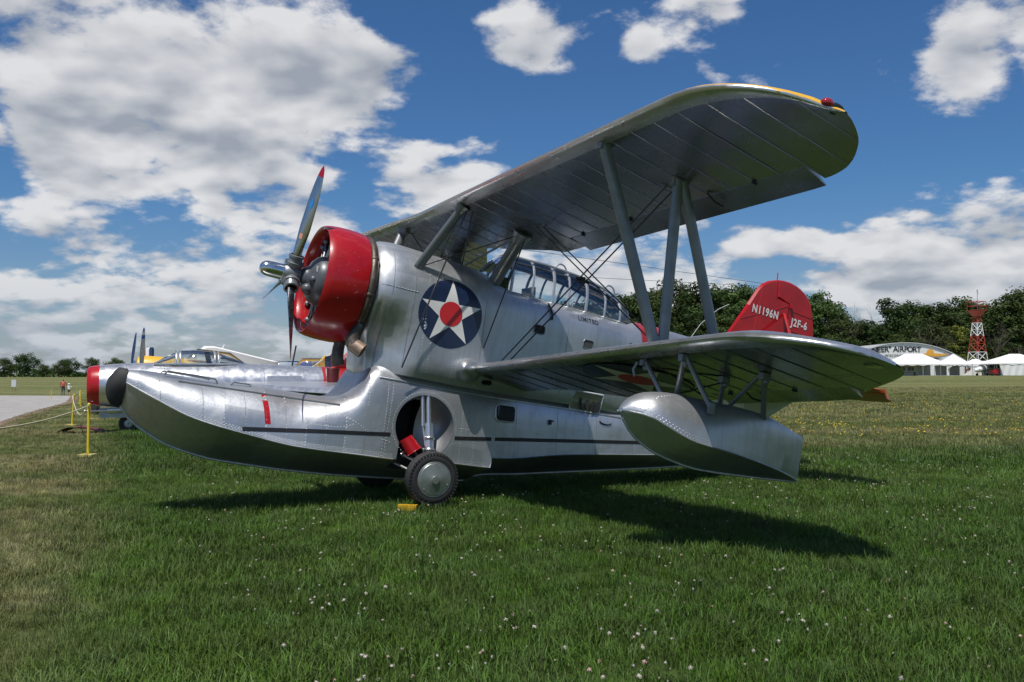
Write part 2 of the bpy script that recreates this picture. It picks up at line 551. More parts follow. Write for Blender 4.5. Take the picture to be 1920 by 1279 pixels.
# concrete apron on the left with its gravel margin
apron_edge = [(-9.6, 13.0), (-11.6, 18.2), (-14.4, 24.5), (-17.3, 30.6), (-21.4, 39.7), (-27.4, 53.4), (-35.6, 72.5), (-45.2, 93.0)]
am = MB(); gr = MB()
for i in range(len(apron_edge) - 1):
    for j in range(3):
        a = Vector(apron_edge[i]).lerp(Vector(apron_edge[i + 1]), j / 3); b = Vector(apron_edge[i]).lerp(Vector(apron_edge[i + 1]), (j + 1) / 3)
        W0 = .0
        row = []
        for q in (a, b):
            pts = [(q.x - w, q.y) for w in (0, 2, 6, 14, 30, 60)]
            row.append([(x, y, terrain(x, y) + .030 + .002 * n_) for n_, (x, y) in enumerate(pts)])
        am.rings(row, False, False, False)
        gr.rings([[(q.x + w, q.y, terrain(q.x + w, q.y) + .020) for w in (-.2, .25 + .25 * math.sin(q.y * 1.7), .55 + .3 * math.sin(q.y * .9))] for q in (a, b)], False, False, False)
M['concrete'] = mat('apron_concrete', (.30, .285, .265), .85, 0, bump=.004, bscale=30, var=.14, vscale=.9)
M['gravel'] = mat('red_gravel', (.19, .125, .085), .95, 0, bump=.01, bscale=40, var=.35, vscale=14)
kind(am.build('apron', M['concrete'], None, None, 60), 'structure')
kind(gr.build('gravel_margin', M['gravel'], None, None, 60), 'structure')

# ------------------------------------------------------------------ grass blades
clumps = bpy.data.collections.new('grass_clumps')
BL = blade_mat('grass_blade')


def clump(name, nbl, rad, hmin, hmax, wid, seed, coll, mt, lean=.7):
    r = random.Random(seed)
    mb = MB()
    for i in range(nbl):
        a = r.uniform(0, 2 * math.pi); d = rad * math.sqrt(r.random())
        x, y = d * math.cos(a), d * math.sin(a)
        h = r.uniform(hmin, hmax); th = r.uniform(0, 2 * math.pi); ln = h * r.uniform(.15, lean)
        dx, dy = math.cos(th), math.sin(th); w = wid * r.uniform(.7, 1.3)
        px, py = -dy * w / 2, dx * w / 2
        x1, y1 = x + dx * ln * .35, y + dy * ln * .35
        x2, y2 = x + dx * ln, y + dy * ln
        mb.add([(x - px, y - py, -.01), (x + px, y + py, -.01), (x1 + px * .8, y1 + py * .8, h * .6), (x1 - px * .8, y1 - py * .8, h * .6), (x2, y2, h * (1.0 if ln < h * .6 else .85))],
               [(0, 1, 2, 3), (3, 2, 4)])
    me = mb.mesh(name, mt, None, None, recalc=False)
    o = bpy.data.objects.new(name, me); coll.objects.link(o)
    return o


def scatter(name, coll, pts, rot, scl, kind_='stuff'):
    me = bpy.data.meshes.new(name); me.from_pydata([tuple(p) for p in pts], [], [])
    at = me.attributes.new('spin', 'FLOAT_VECTOR', 'POINT'); at.data.foreach_set('vector', np.asarray(rot, dtype=np.float32).ravel())
    at = me.attributes.new('size', 'FLOAT', 'POINT'); at.data.foreach_set('value', np.asarray(scl, dtype=np.float32))
    o = bpy.data.objects.new(name, me); COL.objects.link(o)
    ng = bpy.data.node_groups.new(name + '_nodes', 'GeometryNodeTree')
    ng.interface.new_socket('Geometry', in_out='INPUT', socket_type='NodeSocketGeometry')
    ng.interface.new_socket('Geometry', in_out='OUTPUT', socket_type='NodeSocketGeometry')
    gi = ng.nodes.new('NodeGroupInput'); go = ng.nodes.new('NodeGroupOutput')
    ci = ng.nodes.new('GeometryNodeCollectionInfo'); ci.inputs['Collection'].default_value = coll
    ci.inputs['Separate Children'].default_value = True; ci.inputs['Reset Children'].default_value = True
    ip = ng.nodes.new('GeometryNodeInstanceOnPoints'); ip.inputs['Pick Instance'].default_value = True
    na = ng.nodes.new('GeometryNodeInputNamedAttribute'); na.data_type = 'FLOAT_VECTOR'; na.inputs['Name'].default_value = 'spin'
    ns = ng.nodes.new('GeometryNodeInputNamedAttribute'); ns.data_type = 'FLOAT'; ns.inputs['Name'].default_value = 'size'
    ng.links.new(gi.outputs[0], ip.inputs['Points']); ng.links.new(ci.outputs[0], ip.inputs['Instance'])
    ng.links.new(na.outputs[0], ip.inputs['Rotation']); ng.links.new(ns.outputs[0], ip.inputs['Scale'])
    ng.links.new(ip.outputs[0], go.inputs[0])
    md = o.modifiers.new('scatter', 'NODES'); md.node_group = ng
    return kind(o, kind_)


def in_view_pts(dens_fn, dmin, dmax, half=.62, tries=None):
    """random points over the field in front, density falling with distance"""
    out = []
    edges = np.geomspace(dmin, dmax, 26)
    for a, b in zip(edges[:-1], edges[1:]):
        area = half * 2 * (b * b - a * a) / 2
        n = int(area * dens_fn((a + b) / 2))
        dd = np.sqrt(rng.uniform(a * a, b * b, n)); xx = rng.uniform(-half, half, n) * dd
        out.append(np.stack([xx, dd], 1))
    return np.concatenate(out)


def on_apron(x, y):
    if y < 13:
        return x < -9.6 - (y - 13) * .4
    e = np.interp(y, [q[1] for q in apron_edge], [q[0] for q in apron_edge])
    return x < e + .3


near = bpy.data.collections.new('near_clumps'); mid = bpy.data.collections.new('mid_clumps'); farc = bpy.data.collections.new('far_clumps')
for i in range(6):
    clump('grass_tuft', 56, .14, .035, .095, .0048, i, near, BL, 1.15)
    clump('grass_tuft_mid', 60, .24, .04, .10, .0075, 20 + i, mid, BL, .9)
    clump('grass_tuft_far', 60, .50, .04, .10, .016, 40 + i, farc, BL, .9)


def make_grass(name, coll, pts):
    pts = [p for p in pts if not on_apron(p[0], p[1])]
    n = len(pts)
    tall = np.array([1.0 + .20 * math.sin(p[0] * 1.3 + 2 * math.sin(p[1] * .7)) * math.sin(p[1] * 1.1 + p[0] * .4) for p in pts])
    dryl = np.array([1 - .30 * sstep(.3, -1.1, p[0] + .425 * p[1]) for p in pts])
    rot = np.stack([rng.normal(0, .10, n), rng.normal(0, .10, n), rng.uniform(0, 6.283, n)], 1)
    scl = np.clip(tall * dryl * rng.uniform(.75, 1.3, n), .5, 1.6)
    return scatter(name, coll, [(p[0], p[1], terrain(p[0], p[1])) for p in pts], rot, scl)


make_grass('grass', near, in_view_pts(lambda d: 88 if d < 9 else 74, 3.0, 13.5, .95))
make_grass('grass_middle', mid, in_view_pts(lambda d: 30 * (13.0 / d) ** .5, 13.2, 34, .88))
make_grass('grass_distant', farc, in_view_pts(lambda d: 5.0 * (33 / d) ** 1.3, 33, 95, .80))

# white clover heads
cl = bpy.data.collections.new('clover_heads')
M['clover'] = mat('clover_white', (.44, .40, .35), .8, 0, var=.2, vscale=60)
M['clover_pink'] = mat('clover_pinkish', (.40, .27, .22), .8, 0, var=.25, vscale=60)
M['stem'] = mat('clover_stem', (.06, .11, .03), .7)
for i in range(5):
    mb = MB(); r = random.Random(i)
    mb.tube([(0, 0, 0), (.006, .004, .05), (.012, .0, .085)], .0013, 4, False, 1)
    for j in range(26):
        a = r.uniform(0, 6.28); e = math.asin(r.uniform(-.45, 1)); d = Vector((math.cos(a) * math.cos(e), math.sin(a) * math.cos(e), math.sin(e)))
        c = Vector((.012, 0, .088)) + d * .0085; t = d.cross(Vector((.3, .2, .9))).normalized() * .0028
        mb.add([c - t, c + t, c + d * .006], [(0, 1, 2)], 0)
    mb.ball((.012, 0, .088), .0078, 7, 5, 0)
    me = mb.mesh('clover_head', [M['clover'] if i != 3 else M['clover_pink'], M['stem']], None, 60)
    cl.objects.link(bpy.data.objects.new('clover_head', me))
pts = []
centres = [(rng.uniform(-.5, .62) * d, d, rng.uniform(.25, .9)) for d in rng.uniform(4.5, 17, 100)]
for cx, cy, rr in centres:
    for _ in range(int(rng.uniform(5, 16))):
        q = (cx + rng.normal(0, rr * .6), cy + rng.normal(0, rr * .7))
        if q[0] + .40 * q[1] > .2 and q[1] > 3.5:
            pts.append(q)
for p in in_view_pts(lambda d: 2.3, 3.8, 24, .6):
    if p[0] + .40 * p[1] > .3:
        pts.append(tuple(p))
n = len(pts)
scatter('clover_flowers', cl, [(p[0], p[1], 0) for p in pts], np.stack([rng.normal(0, .25, n), rng.normal(0, .25, n), rng.uniform(0, 6.28, n)], 1), rng.uniform(.5, 1.05, n))

# yellow hawkweed over the far field
yl = bpy.data.collections.new('yellow_heads')
M['dandelion'] = mat('yellow_petals', (.62, .42, .015), .7)
for i in range(3):
    mb = MB(); r = random.Random(90 + i)
    for j in range(3):
        x, y, h = r.uniform(-.25, .25), r.uniform(-.15, .15), r.uniform(.07, .13)
        mb.lathe([(0, .004), (.008, .022), (.012, .024), (.014, .003)], (x, y, h), (r.uniform(-.3, .3), r.uniform(-.5, .1), 1), 7, 0, True)
    me = mb.mesh('yellow_head', M['dandelion'], None, None)
    yl.objects.link(bpy.data.objects.new('yellow_head', me))
pts = []
for _ in range(1500):
    d = 22 * (7.5 ** rng.random()); x = rng.uniform(.10, .66) * d
    for _ in range(int(rng.integers(1, 4))):
        pts.append((x + rng.normal(0, 1.2 + d * .01), d + rng.normal(0, .6 + d * .012)))
for _ in range(160):
    d = 90 * (1.8 ** rng.random()); x = rng.uniform(-.62, -.42) * d
    pts.append((x, d))
pts = [p for p in pts if p[1] < 200 and not on_apron(*p)]
n = len(pts)
scatter('yellow_wildflowers', yl, [(p[0], p[1], terrain(*p)) for p in pts], np.stack([rng.normal(0, .2, n), rng.normal(0, .2, n), rng.uniform(0, 6.28, n)], 1), rng.uniform(.45, .95, n))

# ================================================================== buildings
def hpos(u, d):
    """ground point d metres ahead at bearing slope u"""
    x = u * d
    return Vector((x, d, terrain(x, d)))


def arch_hangar():
    D = 206.0
    cx = .4335 * D
    g = terrain(cx, D)
    root = thing('hangar', 'wide white arched hangar with black airport lettering and a gold winged badge', 'hangar', (cx, D, g), (0, 0, R(-4)))
    Wd, Hw, Hp, L = 13.1, 3.2, 7.3, 24.0
    M['hangar_wall'] = mat('white_ribbed_sheet', (.70, .71, .70), .5, 0, var=.06, vscale=.6)
    M['hangar_roof'] = mat('pale_roof_sheet', (.55, .56, .56), .4, .2, var=.06, vscale=.6)
    M['letter_black'] = mat('black_sign_paint', (.015, .015, .018), .5)
    M['gold'] = mat('gold_badge_paint', (.72, .36, .04), .45)
    def top(x):
        return Hw + (Hp - Hw) * (1 - (abs(x) / Wd) ** 2.15)
    # front sheeting: alternating ribs
    fr = MB(); row0, row1 = [], []
    n = 150
    for i in range(n + 1):
        x = -Wd + 2 * Wd * i / n; dy = -.05 if i % 2 else 0
        row0.append((x, dy, 0)); row1.append((x, dy, top(x)))
    fr.rings([row0, row1], False, False, False)
    fr.build('front_wall', M['hangar_wall'], root, None, None)
    rf = MB(); rr = []
    for y in (-.35, L):
        a = [(-Wd - .2 + (2 * Wd + .4) * i / 40, y, top(-Wd + 2 * Wd * i / 40) + .05) for i in range(41)]
        b = [(q[0], y, q[2] + .18) for q in a][::-1]
        rr.append(a + b)
    rf.rings(rr); rf.build('roof', M['hangar_roof'], root, None, 30)
    sw = MB()
    for sx in (-1, 1):
        sw.box((sx * Wd, L / 2, Hw / 2), (.2, L - .2, Hw))
    sw.box((0, L, Hw / 2), (2 * Wd, .2, Hw)); sw.build('side_wall', M['hangar_wall'], root, None, None)
    dr = MB(); dr.box((-5.2, -.12, 1.6), (8, .12, 3.2)); dr.build('door', M['hangar_roof'], root, None, None)
    def sign(name, txt, size, x, z, y=-.10):
        co, faces = text_polys(txt, size, x, z, 1, spacing=1.08)
        mb = MB(); mb.v = [(a, y, b) for a, b in co]; mb.f = list(faces); mb.m = [0] * len(faces)
        mb2 = MB(); mb2.v = mb.v; mb2.f = mb.f; mb2.m = mb.m
        o = mb2.build(name, M['letter_black'], root, None, None, recalc=False)
        return o
    # letters set along the gentle curve of the roof line
    word = '"PIONEER" AIRPORT'
    x = -14.2
    xs_ = []
    widths = {'"': .95, 'I': .75, ' ': .75, 'P': 1.45, 'O': 1.75, 'N': 1.7, 'E': 1.42, 'R': 1.6, 'A': 1.7, 'T': 1.55}
    tot = sum(widths[c] for c in word)
    sc_ = (3.53 + 10.1) / tot
    x = 3.53 - tot * sc_
    for c in word:
        w = widths[c] * sc_
        if c != ' ':
            xc = x + w / 2
            co, faces = text_polys(c, 1.68, xc, 5.95 - .0066 * (xc + 1) ** 2, 1, rot=R(-.8 * (xc + 1)) * .45, bold=.02)
            mb = MB(); mb.v = [(a, -.11, b) for a, b in co]; mb.f = list(faces); mb.m = [0] * len(faces)
            mb.build('sign_letter', M['letter_black'], root, None, None, recalc=False)
        x += w
    sign('place_name', 'WISCONSIN', .76, -2.27, 4.50)
    bd = MB()
    bd.lathe([(0, .83), (.06, .83), (.08, .0)], (5.55, -.10, 5.15), (0, -1, 0), 24, caps=False)
    bd.build('badge_disc', M['gold'], root, None, 40)
    for sx in (-1, 1):
        wg_ = MB(); wg_.prism([(5.55 + sx * .6, -.10, 5.05), (5.55 + sx * 4.1, -.10, 4.85), (5.55 + sx * 3.1, -.10, 4.5), (5.55 + sx * .6, -.10, 4.2)], (0, -.05, 0)); wg_.build('badge_wing', M['gold'], root, None, None)
    mb = MB(); mb.prism([(5.55 - 2.8, -.10, 4.0), (5.55 + 2.8, -.10, 4.0), (5.55 + .9, -.10, 3.7), (5.55 - .9, -.10, 3.7)], (0, -.04, 0)); mb.build('badge_scroll', M['letter_black'], root, None, None)


arch_hangar()

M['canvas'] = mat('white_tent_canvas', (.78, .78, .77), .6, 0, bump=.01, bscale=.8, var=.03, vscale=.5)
M['canvas_shade'] = mat('shaded_tent_canvas', (.66, .68, .68), .6, 0, bump=.02, bscale=1.4, var=.06, vscale=.7)  # opaque canvas copy for back walls, tent's inner shade put into the colour
M['pole'] = mat('pale_metal_pole', (.55, .55, .55), .4, .5)


def tent(name, label, u, d, w, dep, eave, peak, ridge, walls, rot=0.0):
    root = thing(name, label, 'tent', hpos(u, d), (0, 0, rot), 'white event tents in front of the hangar')
    hw, hd = w / 2, dep / 2
    rf = MB()
    n = 10
    e0 = []
    def sag(a, b, i):
        return a + (b - a) * i / n
    cor = [(-hw, -hd), (hw, -hd), (hw, hd), (-hw, hd)]
    ap = [(-ridge / 2, 0), (ridge / 2, 0), (ridge / 2, 0), (-ridge / 2, 0)]
    rows_ = []
    for t in (0, .35, .7, 1.0):
        row = []
        for q in range(4):
            a, b = cor[q], cor[(q + 1) % 4]; pa, pb = ap[q], ap[(q + 1) % 4]
            for i in range(n):
                x0, y0 = sag(a[0], b[0], i), sag(a[1], b[1], i); x1, y1 = sag(pa[0], pb[0], i), sag(pa[1], pb[1], i)
                z = eave + (peak - eave) * (t ** 1.18)
                row.append((x0 + (x1 - x0) * t, y0 + (y1 - y0) * t, z))
        rows_.append(row)
    rf.rings(rows_, True, False, True)
    # scalloped valance
    v0, v1 = rows_[0], []
    for i, q in enumerate(v0):
        v1.append((q[0] * 1.005, q[1] * 1.005, q[2] - (.42 if i % 2 else .26)))
    rf.rings([v1, v0], True, False, False)
    rf.build('canopy_roof', M['canvas'], root, None, 40)
    for q in range(4):
        for i in range(0, n, 5):
            a, b = cor[q], cor[(q + 1) % 4]
            pm = MB(); pm.tube([(sag(a[0], b[0], i), sag(a[1], b[1], i), 0), (sag(a[0], b[0], i), sag(a[1], b[1], i), eave)], .05, 6); pm.build('pole', M['pole'], root, None, 60)
    for (x0, x1, kind_) in walls:
        wm = MB()
        if kind_ == 'full':
            m_ = 16
            wm.rings([[(x0 + (x1 - x0) * i / m_, -hd + .05 + (.08 if i % 2 else -.08), .05) for i in range(m_ + 1)], [(x0 + (x1 - x0) * i / m_, -hd + .05, eave - .1) for i in range(m_ + 1)]], False, False, False)
        elif kind_ == 'tied_left':
            wm.prism([(x0, -hd + .05, .05), (x0 + (x1 - x0) * .35, -hd + .05, .05), (x0 + (x1 - x0) * .18, -hd + .05, 1.4), (x1, -hd + .05, eave - .1), (x0, -hd + .05, eave - .1)], (0, .06, 0))
        elif kind_ == 'tied_right':
            wm.prism([(x1, -hd + .05, .05), (x1 - (x1 - x0) * .75, -hd + .05, .05), (x1, -hd + .05, eave * .55)], (0, .06, 0))
        elif kind_ == 'back':
            wm.rings([[(x0, hd - .05, .05), (x1, hd - .05, .05)], [(x0, hd - .05, eave - .1), (x1, hd - .05, eave - .1)]], False, False, False)
        elif kind_ == 'right':
            wm.rings([[(hw - .05, -hd, .05), (hw - .05, hd, .05)], [(hw - .05, -hd, eave - .1), (hw - .05, hd, eave - .1)]], False, False, False)
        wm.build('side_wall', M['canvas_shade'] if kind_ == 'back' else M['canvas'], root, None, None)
    return root


tent('tent', 'white hip-roof tent with open front and a windowed booth inside, nearest the hangar lettering', .443, 190, 10.8, 8.5, 2.46, 4.6, 3.6, [(-5.4, 5.4, 'back')])
tent('tent', 'white tent under the gold badge with tied-back white sidewalls', .4865, 192, 5.4, 5.4, 2.46, 4.5, .4, [(-2.7, -.9, 'tied_left'), (0, 2.7, 'tied_right'), (-2.7, 2.7, 'back')])
tent('tent', 'narrow low white tent with a full white wall beside the blue light airplane', .5105, 194, 4.7, 5.4, 2.25, 3.5, 1.1, [(-2.35, 2.35, 'full'), (0, 0, 'right')])
tent('tent', 'large white pavilion tent with full sidewalls to the right of the beacon tower', .5545, 190, 12.9, 8, 2.62, 4.55, 2.2, [(-5.3, 6.4, 'full'), (0, 0, 'right')])
tent('tent', 'white marquee standing farther back behind the pavilion tent, cut by the picture edge', .590, 206, 10.7, 8, 3.2, 5.6, 2.7, [(-5.3, 5.3, 'full')])
# booth inside the first tent
bx = hpos(.4335, 191)
booth = thing('booth', 'small cream booth with two dark window panels under the open white tent', 'booth', bx)
mb = MB(); mb.box((0, 0, 1.0), (4.5, 2.2, 2.0)); mb.build('booth_wall', mat('cream_panel', (.55, .53, .46), .6), booth, None, None)
for x in (-1.1, .7):
    mb = MB(); mb.box((x, -1.12, 1.4), (1.2, .06, .68)); w_ = mb.build('window', M['black'], booth, None, None)
    mb = MB(); mb.box((x, -1.16, 1.4), (.08, .05, .70)); mb.box((x, -1.16, 1.4), (1.24, .05, .06)); mb.build('window_bar', M['canvas'], w_, None, None)
tb = thing('table', 'dark folding table with boxes in front of the open tent', 'table', hpos(.4335, 184))
mb = MB(); mb.box((0, 0, .74), (4.2, .8, .06)); mb.build('table_top', M['dark'], tb, None, None)
for x in (-1.9, 1.9):
    mb = MB(); mb.box((x, 0, .36), (.08, .7, .72)); mb.build('leg', M['dark'], tb, None, None)

# ------------------------------------------------------------------ beacon tower
def tower():
    D = 204.0
    root = thing('beacon_tower', 'red and white lattice airport beacon tower in front of the dark wood', 'tower', hpos(.5135, D), (0, 0, R(22)))
    root.scale = (.895, .895, .895)
    M['tower_red'] = mat('tower_red_paint', (.36, .045, .02), .5, .1)
    M['tower_white'] = mat('tower_white_paint', (.70, .70, .69), .5, .1)
    H = 15.6; b0, b1 = 1.95, .62
    lv = [0, 1.6, 3.6, 5.9, 8.0, 9.9, 11.6, 13.2, 14.5, H]
    def hw(z): return b0 + (b1 - b0) * min(z / 14.5, 1)
    cols = ['tower_red', 'tower_white', 'tower_white', 'tower_red', 'tower_red', 'tower_white', 'tower_white', 'tower_red', 'tower_red']
    for i in range(9):
        z0, z1 = lv[i], lv[i + 1]; mb = MB()
        for k in range(4):
            s0 = ((1, 1), (-1, 1), (-1, -1), (1, -1))[k]; s1 = ((1, 1), (-1, 1), (-1, -1), (1, -1))[(k + 1) % 4]
            p = lambda s, z: Vector((s[0] * hw(z), s[1] * hw(z), z))
            mb.tube([p(s0, z0), p(s0, z1)], .10, 5); mb.tube([p(s0, z0), p(s1, z1)], .06, 4); mb.tube([p(s1, z0), p(s0, z1)], .06, 4); mb.tube([p(s0, z1), p(s1, z1)], .06, 4)
        mb.build('lattice_section', M[cols[i]], root, None, None)
    mb = MB(); mb.rings([[(x * w, y * w, z) for x, y in ((1, 1), (-1, 1), (-1, -1), (1, -1))] for w, z in ((.7, 14.9), (1.45, 16.3), (1.5, 16.5))]); mb.build('platform', M['tower_red'], root, None, None)
    mb = MB()
    c = [(1.5, 1.5), (-1.5, 1.5), (-1.5, -1.5), (1.5, -1.5)]
    for k in range(4):
        a, b = c[k], c[(k + 1) % 4]
        mb.tube([(*a, 16.4), (*a, 18.6)], .07, 5); mb.tube([(*a, 17.5), (*b, 17.5)], .05, 4)
        mb.tube([(*a, 18.6), (*b, 18.6)], .07, 4)
    mb.build('railing', M['tower_red'], root, None, None)
    mb = MB(); mb.lathe([(-.5, .55), (.5, .55)], (0, 0, 17.35), (.4, -1, 0), 16, caps=True); mb.tube([(0, 0, 16.4), (0, 0, 17.0)], .25, 8); mb.build('beacon_lamp', M['dark'], root, None, 40)
    mb = MB(); mb.tube([(.3, 0, 18.6), (.3, 0, 21.4)], .05, 5); mb.tube([(.3, 0, 20.3), (.6, 0, 20.6), (.6, 0, 21.1)], .04, 4); mb.ball((.3, 0, 21.5), .14, 8, 6); mb.tube([(-.1, 0, 21.0), (.7, 0, 21.1)], .04, 4); mb.build('weather_mast', M['dark'], root, None, None)


tower()

# ================================================================== trees
def leaf_mat(name, c0, c1, tr=.25):
    m = bpy.data.materials.new(name); m.use_nodes = True
    k = NT(m.node_tree)
    oi = k.n('ShaderNodeObjectInfo').outputs['Random']
    P = k.n('ShaderNodeTexCoord').outputs['Object']
    f = k.ramp(k.noise(P, .55, 3.0, .6), .35, .65)
    col = k.mix(f, (*c0, 1), (*c1, 1))
    hs = k.n('ShaderNodeHueSaturation', {'Color': col, 'Value': k.ramp(oi, 0, 1, .75, 1.25, False), 'Hue': k.ramp(oi, 0, 1, .485, .512, False)}).outputs[0]
    d = k.n('ShaderNodeBsdfPrincipled', {'Base Color': hs, 'Roughness': .6, 'Specular IOR Level': .2})
    t = k.n('ShaderNodeBsdfTranslucent', {0: hs})
    mx = k.n('ShaderNodeMixShader', {0: tr, 1: d.outputs[0], 2: t.outputs[0]})
    k.n('ShaderNodeOutputMaterial', {0: mx.outputs[0]})
    return m


M['leaf_dark'] = leaf_mat('dark_green_leaves', (.022, .042, .010), (.048, .080, .018))
M['leaf_mid'] = leaf_mat('mid_green_leaves', (.034, .060, .014), (.070, .105, .024))
M['leaf_yellow'] = leaf_mat('yellow_green_leaves', (.10, .13, .02), (.20, .22, .035))
M['bark'] = mat('grey_brown_bark', (.075, .060, .048), .9, 0, bump=.02, bscale=6, var=.3, vscale=2)
M['dead_wood'] = mat('bare_grey_twigs', (.125, .105, .09), .9, 0, var=.2, vscale=1)


def crown_mesh(name, mt, h, w, base, seed, ncl, nleaf, leaf, top_bias=1.0):
    """leaf sprays gathered in uneven clumps through the crown volume"""
    r = np.random.default_rng(seed)
    V, Fc = [], []
    cl_ = []
    for i in range(ncl):
        while True:
            q = r.uniform(-1, 1, 3)
            if 0.25 < np.linalg.norm(q) < 1:
                break
        z = (q[2] + 1) / 2
        wr = w / 2 * (math.sin(math.pi * min(1, .12 + .80 * z)) ** .7) * (1 + .18 * math.sin(3 * math.atan2(q[1], q[0]) + seed))
        cl_.append((q[0] * wr, q[1] * wr, base + (h - base) * z ** top_bias, r.uniform(.10, .20) * w))
    cl_ = np.array(cl_)
    k = nleaf
    c = np.repeat(cl_[:, :3], k, 0); rad = np.repeat(cl_[:, 3], k)
    d = r.normal(size=(len(c), 3)); d /= np.linalg.norm(d, axis=1)[:, None]
    rr = rad * (r.random(len(c)) ** .40)
    p = c + d * rr[:, None] * np.array([1, 1, .72])
    nrm = d + r.normal(0, .55, size=d.shape) + np.array([0, 0, .35]); nrm /= np.linalg.norm(nrm, axis=1)[:, None]
    t = np.cross(nrm, r.normal(size=d.shape)); t /= np.linalg.norm(t, axis=1)[:, None]
    b = np.cross(nrm, t)
    s = leaf * r.uniform(.6, 1.4, len(c))[:, None]
    quad = np.stack([p - t * s * .5, p + b * s * .32, p + t * s * .5, p - b * s * .32], 1).reshape(-1, 3)
    me = bpy.data.meshes.new(name)
    n = len(quad)
    me.vertices.add(n); me.vertices.foreach_set('co', quad.astype(np.float32).ravel())
    me.loops.add(n); me.loops.foreach_set('vertex_index', np.arange(n, dtype=np.int32))
    me.polygons.add(n // 4); me.polygons.foreach_set('loop_start', np.arange(0, n, 4, dtype=np.int32)); me.polygons.foreach_set('loop_total', np.full(n // 4, 4, dtype=np.int32))
    me.update(calc_edges=True); me.materials.append(mt)
    return me


def branch(mb, a, d, L, r, depth, rnd, n=5, spread=.55, droop=0.0, mi=0):
    a = Vector(a); pts = [a]; dd = Vector(d).normalized()
    for i in range(3):
        dd = (dd + Vector((rnd.uniform(-.16, .16), rnd.uniform(-.16, .16), rnd.uniform(-.04, .12)))).normalized()
        pts.append(pts[-1] + dd * L / 3)
    mb.tube(pts, [r, r * .85, r * .68, r * .5], n, False, mi)
    if depth <= 0:
        return
    for i in range(rnd.choice((2, 3, 3)) + (1 if depth > 2 else 0)):
        t = rnd.choice((1, 2, 3)) if i else 3
        nd = (dd + Vector((rnd.uniform(-1, 1), rnd.uniform(-1, 1), rnd.uniform(-.1, .6))) * spread).normalized()
        branch(mb, pts[t], nd, L * rnd.uniform(.55, .80), r * .50, depth - 1, rnd, max(3, n - 1), spread, droop, mi)


def tree_proto(name, mt, h, w, base, seed, ncl, nleaf, leaf, tb=1.0):
    rnd = random.Random(seed)
    root = thing(name, '', 'tree')
    tk = MB()
    tk.tube([(0, 0, -.3), (0.05, 0, base * .6), (rnd.uniform(-.2, .2), rnd.uniform(-.2, .2), h * .55)], [h * .022, h * .017, h * .008], 7, False)
    for i in range(6):
        a = rnd.uniform(0, 6.28)
        branch(tk, (0, 0, base * rnd.uniform(.7, 1.2) + h * .06 * i), (math.cos(a), math.sin(a), .8), w * .32, h * .009, 1, rnd, 4)
    tk.build('trunk', M['bark'], root, None, 60, recalc=False)
    me = crown_mesh('crown', mt, h, w, base, seed, ncl, nleaf, leaf, tb)
    o = bpy.data.objects.new('crown', me); COL.objects.link(o); o.parent = root
    return root


protos = []
for i in range(5):
    protos.append(tree_proto('tree', M['leaf_dark'] if i % 2 else M['leaf_mid'], 20.0, 13.5, 1.8, 100 + i, 80, 150, .55, .95))
small = []
for i in range(3):
    small.append(tree_proto('tree', M['leaf_mid'] if i != 1 else M['leaf_dark'], 7.0, 7.4, 1.0, 140 + i, 46, 120, .28, .9))
yel = tree_proto('tree', M['leaf_yellow'], 17.0, 9.0, 3.0, 171, 34, 120, .5, 1.0)
cedar = tree_proto('tree', M['leaf_mid'], 7.0, 3.6, .3, 181, 30, 120, .30, .8)


def bare_proto(seed, h):
    rnd = random.Random(seed)
    root = thing('bare_tree', '', 'tree')
    tk = MB(); tk.tube([(0, 0, -.3), (.1, 0, h * .3), (.2, .1, h * .5)], [.26, .20, .14], 6, False)
    tk.build('trunk', M['dead_wood'], root, None, 60, recalc=False)
    br = MB()
    for i in range(9):
        a = rnd.uniform(0, 6.28)
        branch(br, (.1, 0, h * (.22 + .03 * i)), (math.cos(a) * .5, math.sin(a) * .5, 1.0), h * .26, .10, 3, rnd, 4, .5)
    br.build('branches', M['dead_wood'], root, None, None, recalc=False)
    return root


bares = [bare_proto(300, 19.0), bare_proto(302, 19.0)]
GW = 'trees of the wood along the far side of the airfield'
used = set()


def plant(src, u, d, h, label, href, rz=None, group=None, wscale=1.0):
    p = hpos(u, d)
    if src.name not in used:
        used.add(src.name); o = src
        o.location = p
    else:
        o = copy_tree(src, p)
    s = h / href
    o.scale = (s * wscale, s * wscale, s); o.rotation_euler = (0, 0, rng.uniform(0, 6.28) if rz is None else rz)
    o['label'] = label
    if group:
        o['group'] = group
    return o


def us(px):
    return (px - 960) / 1700.0


def ht(v, d, px):
    return EYE + (702 - v) * d / 1700.0 - terrain(us(px) * d, d)


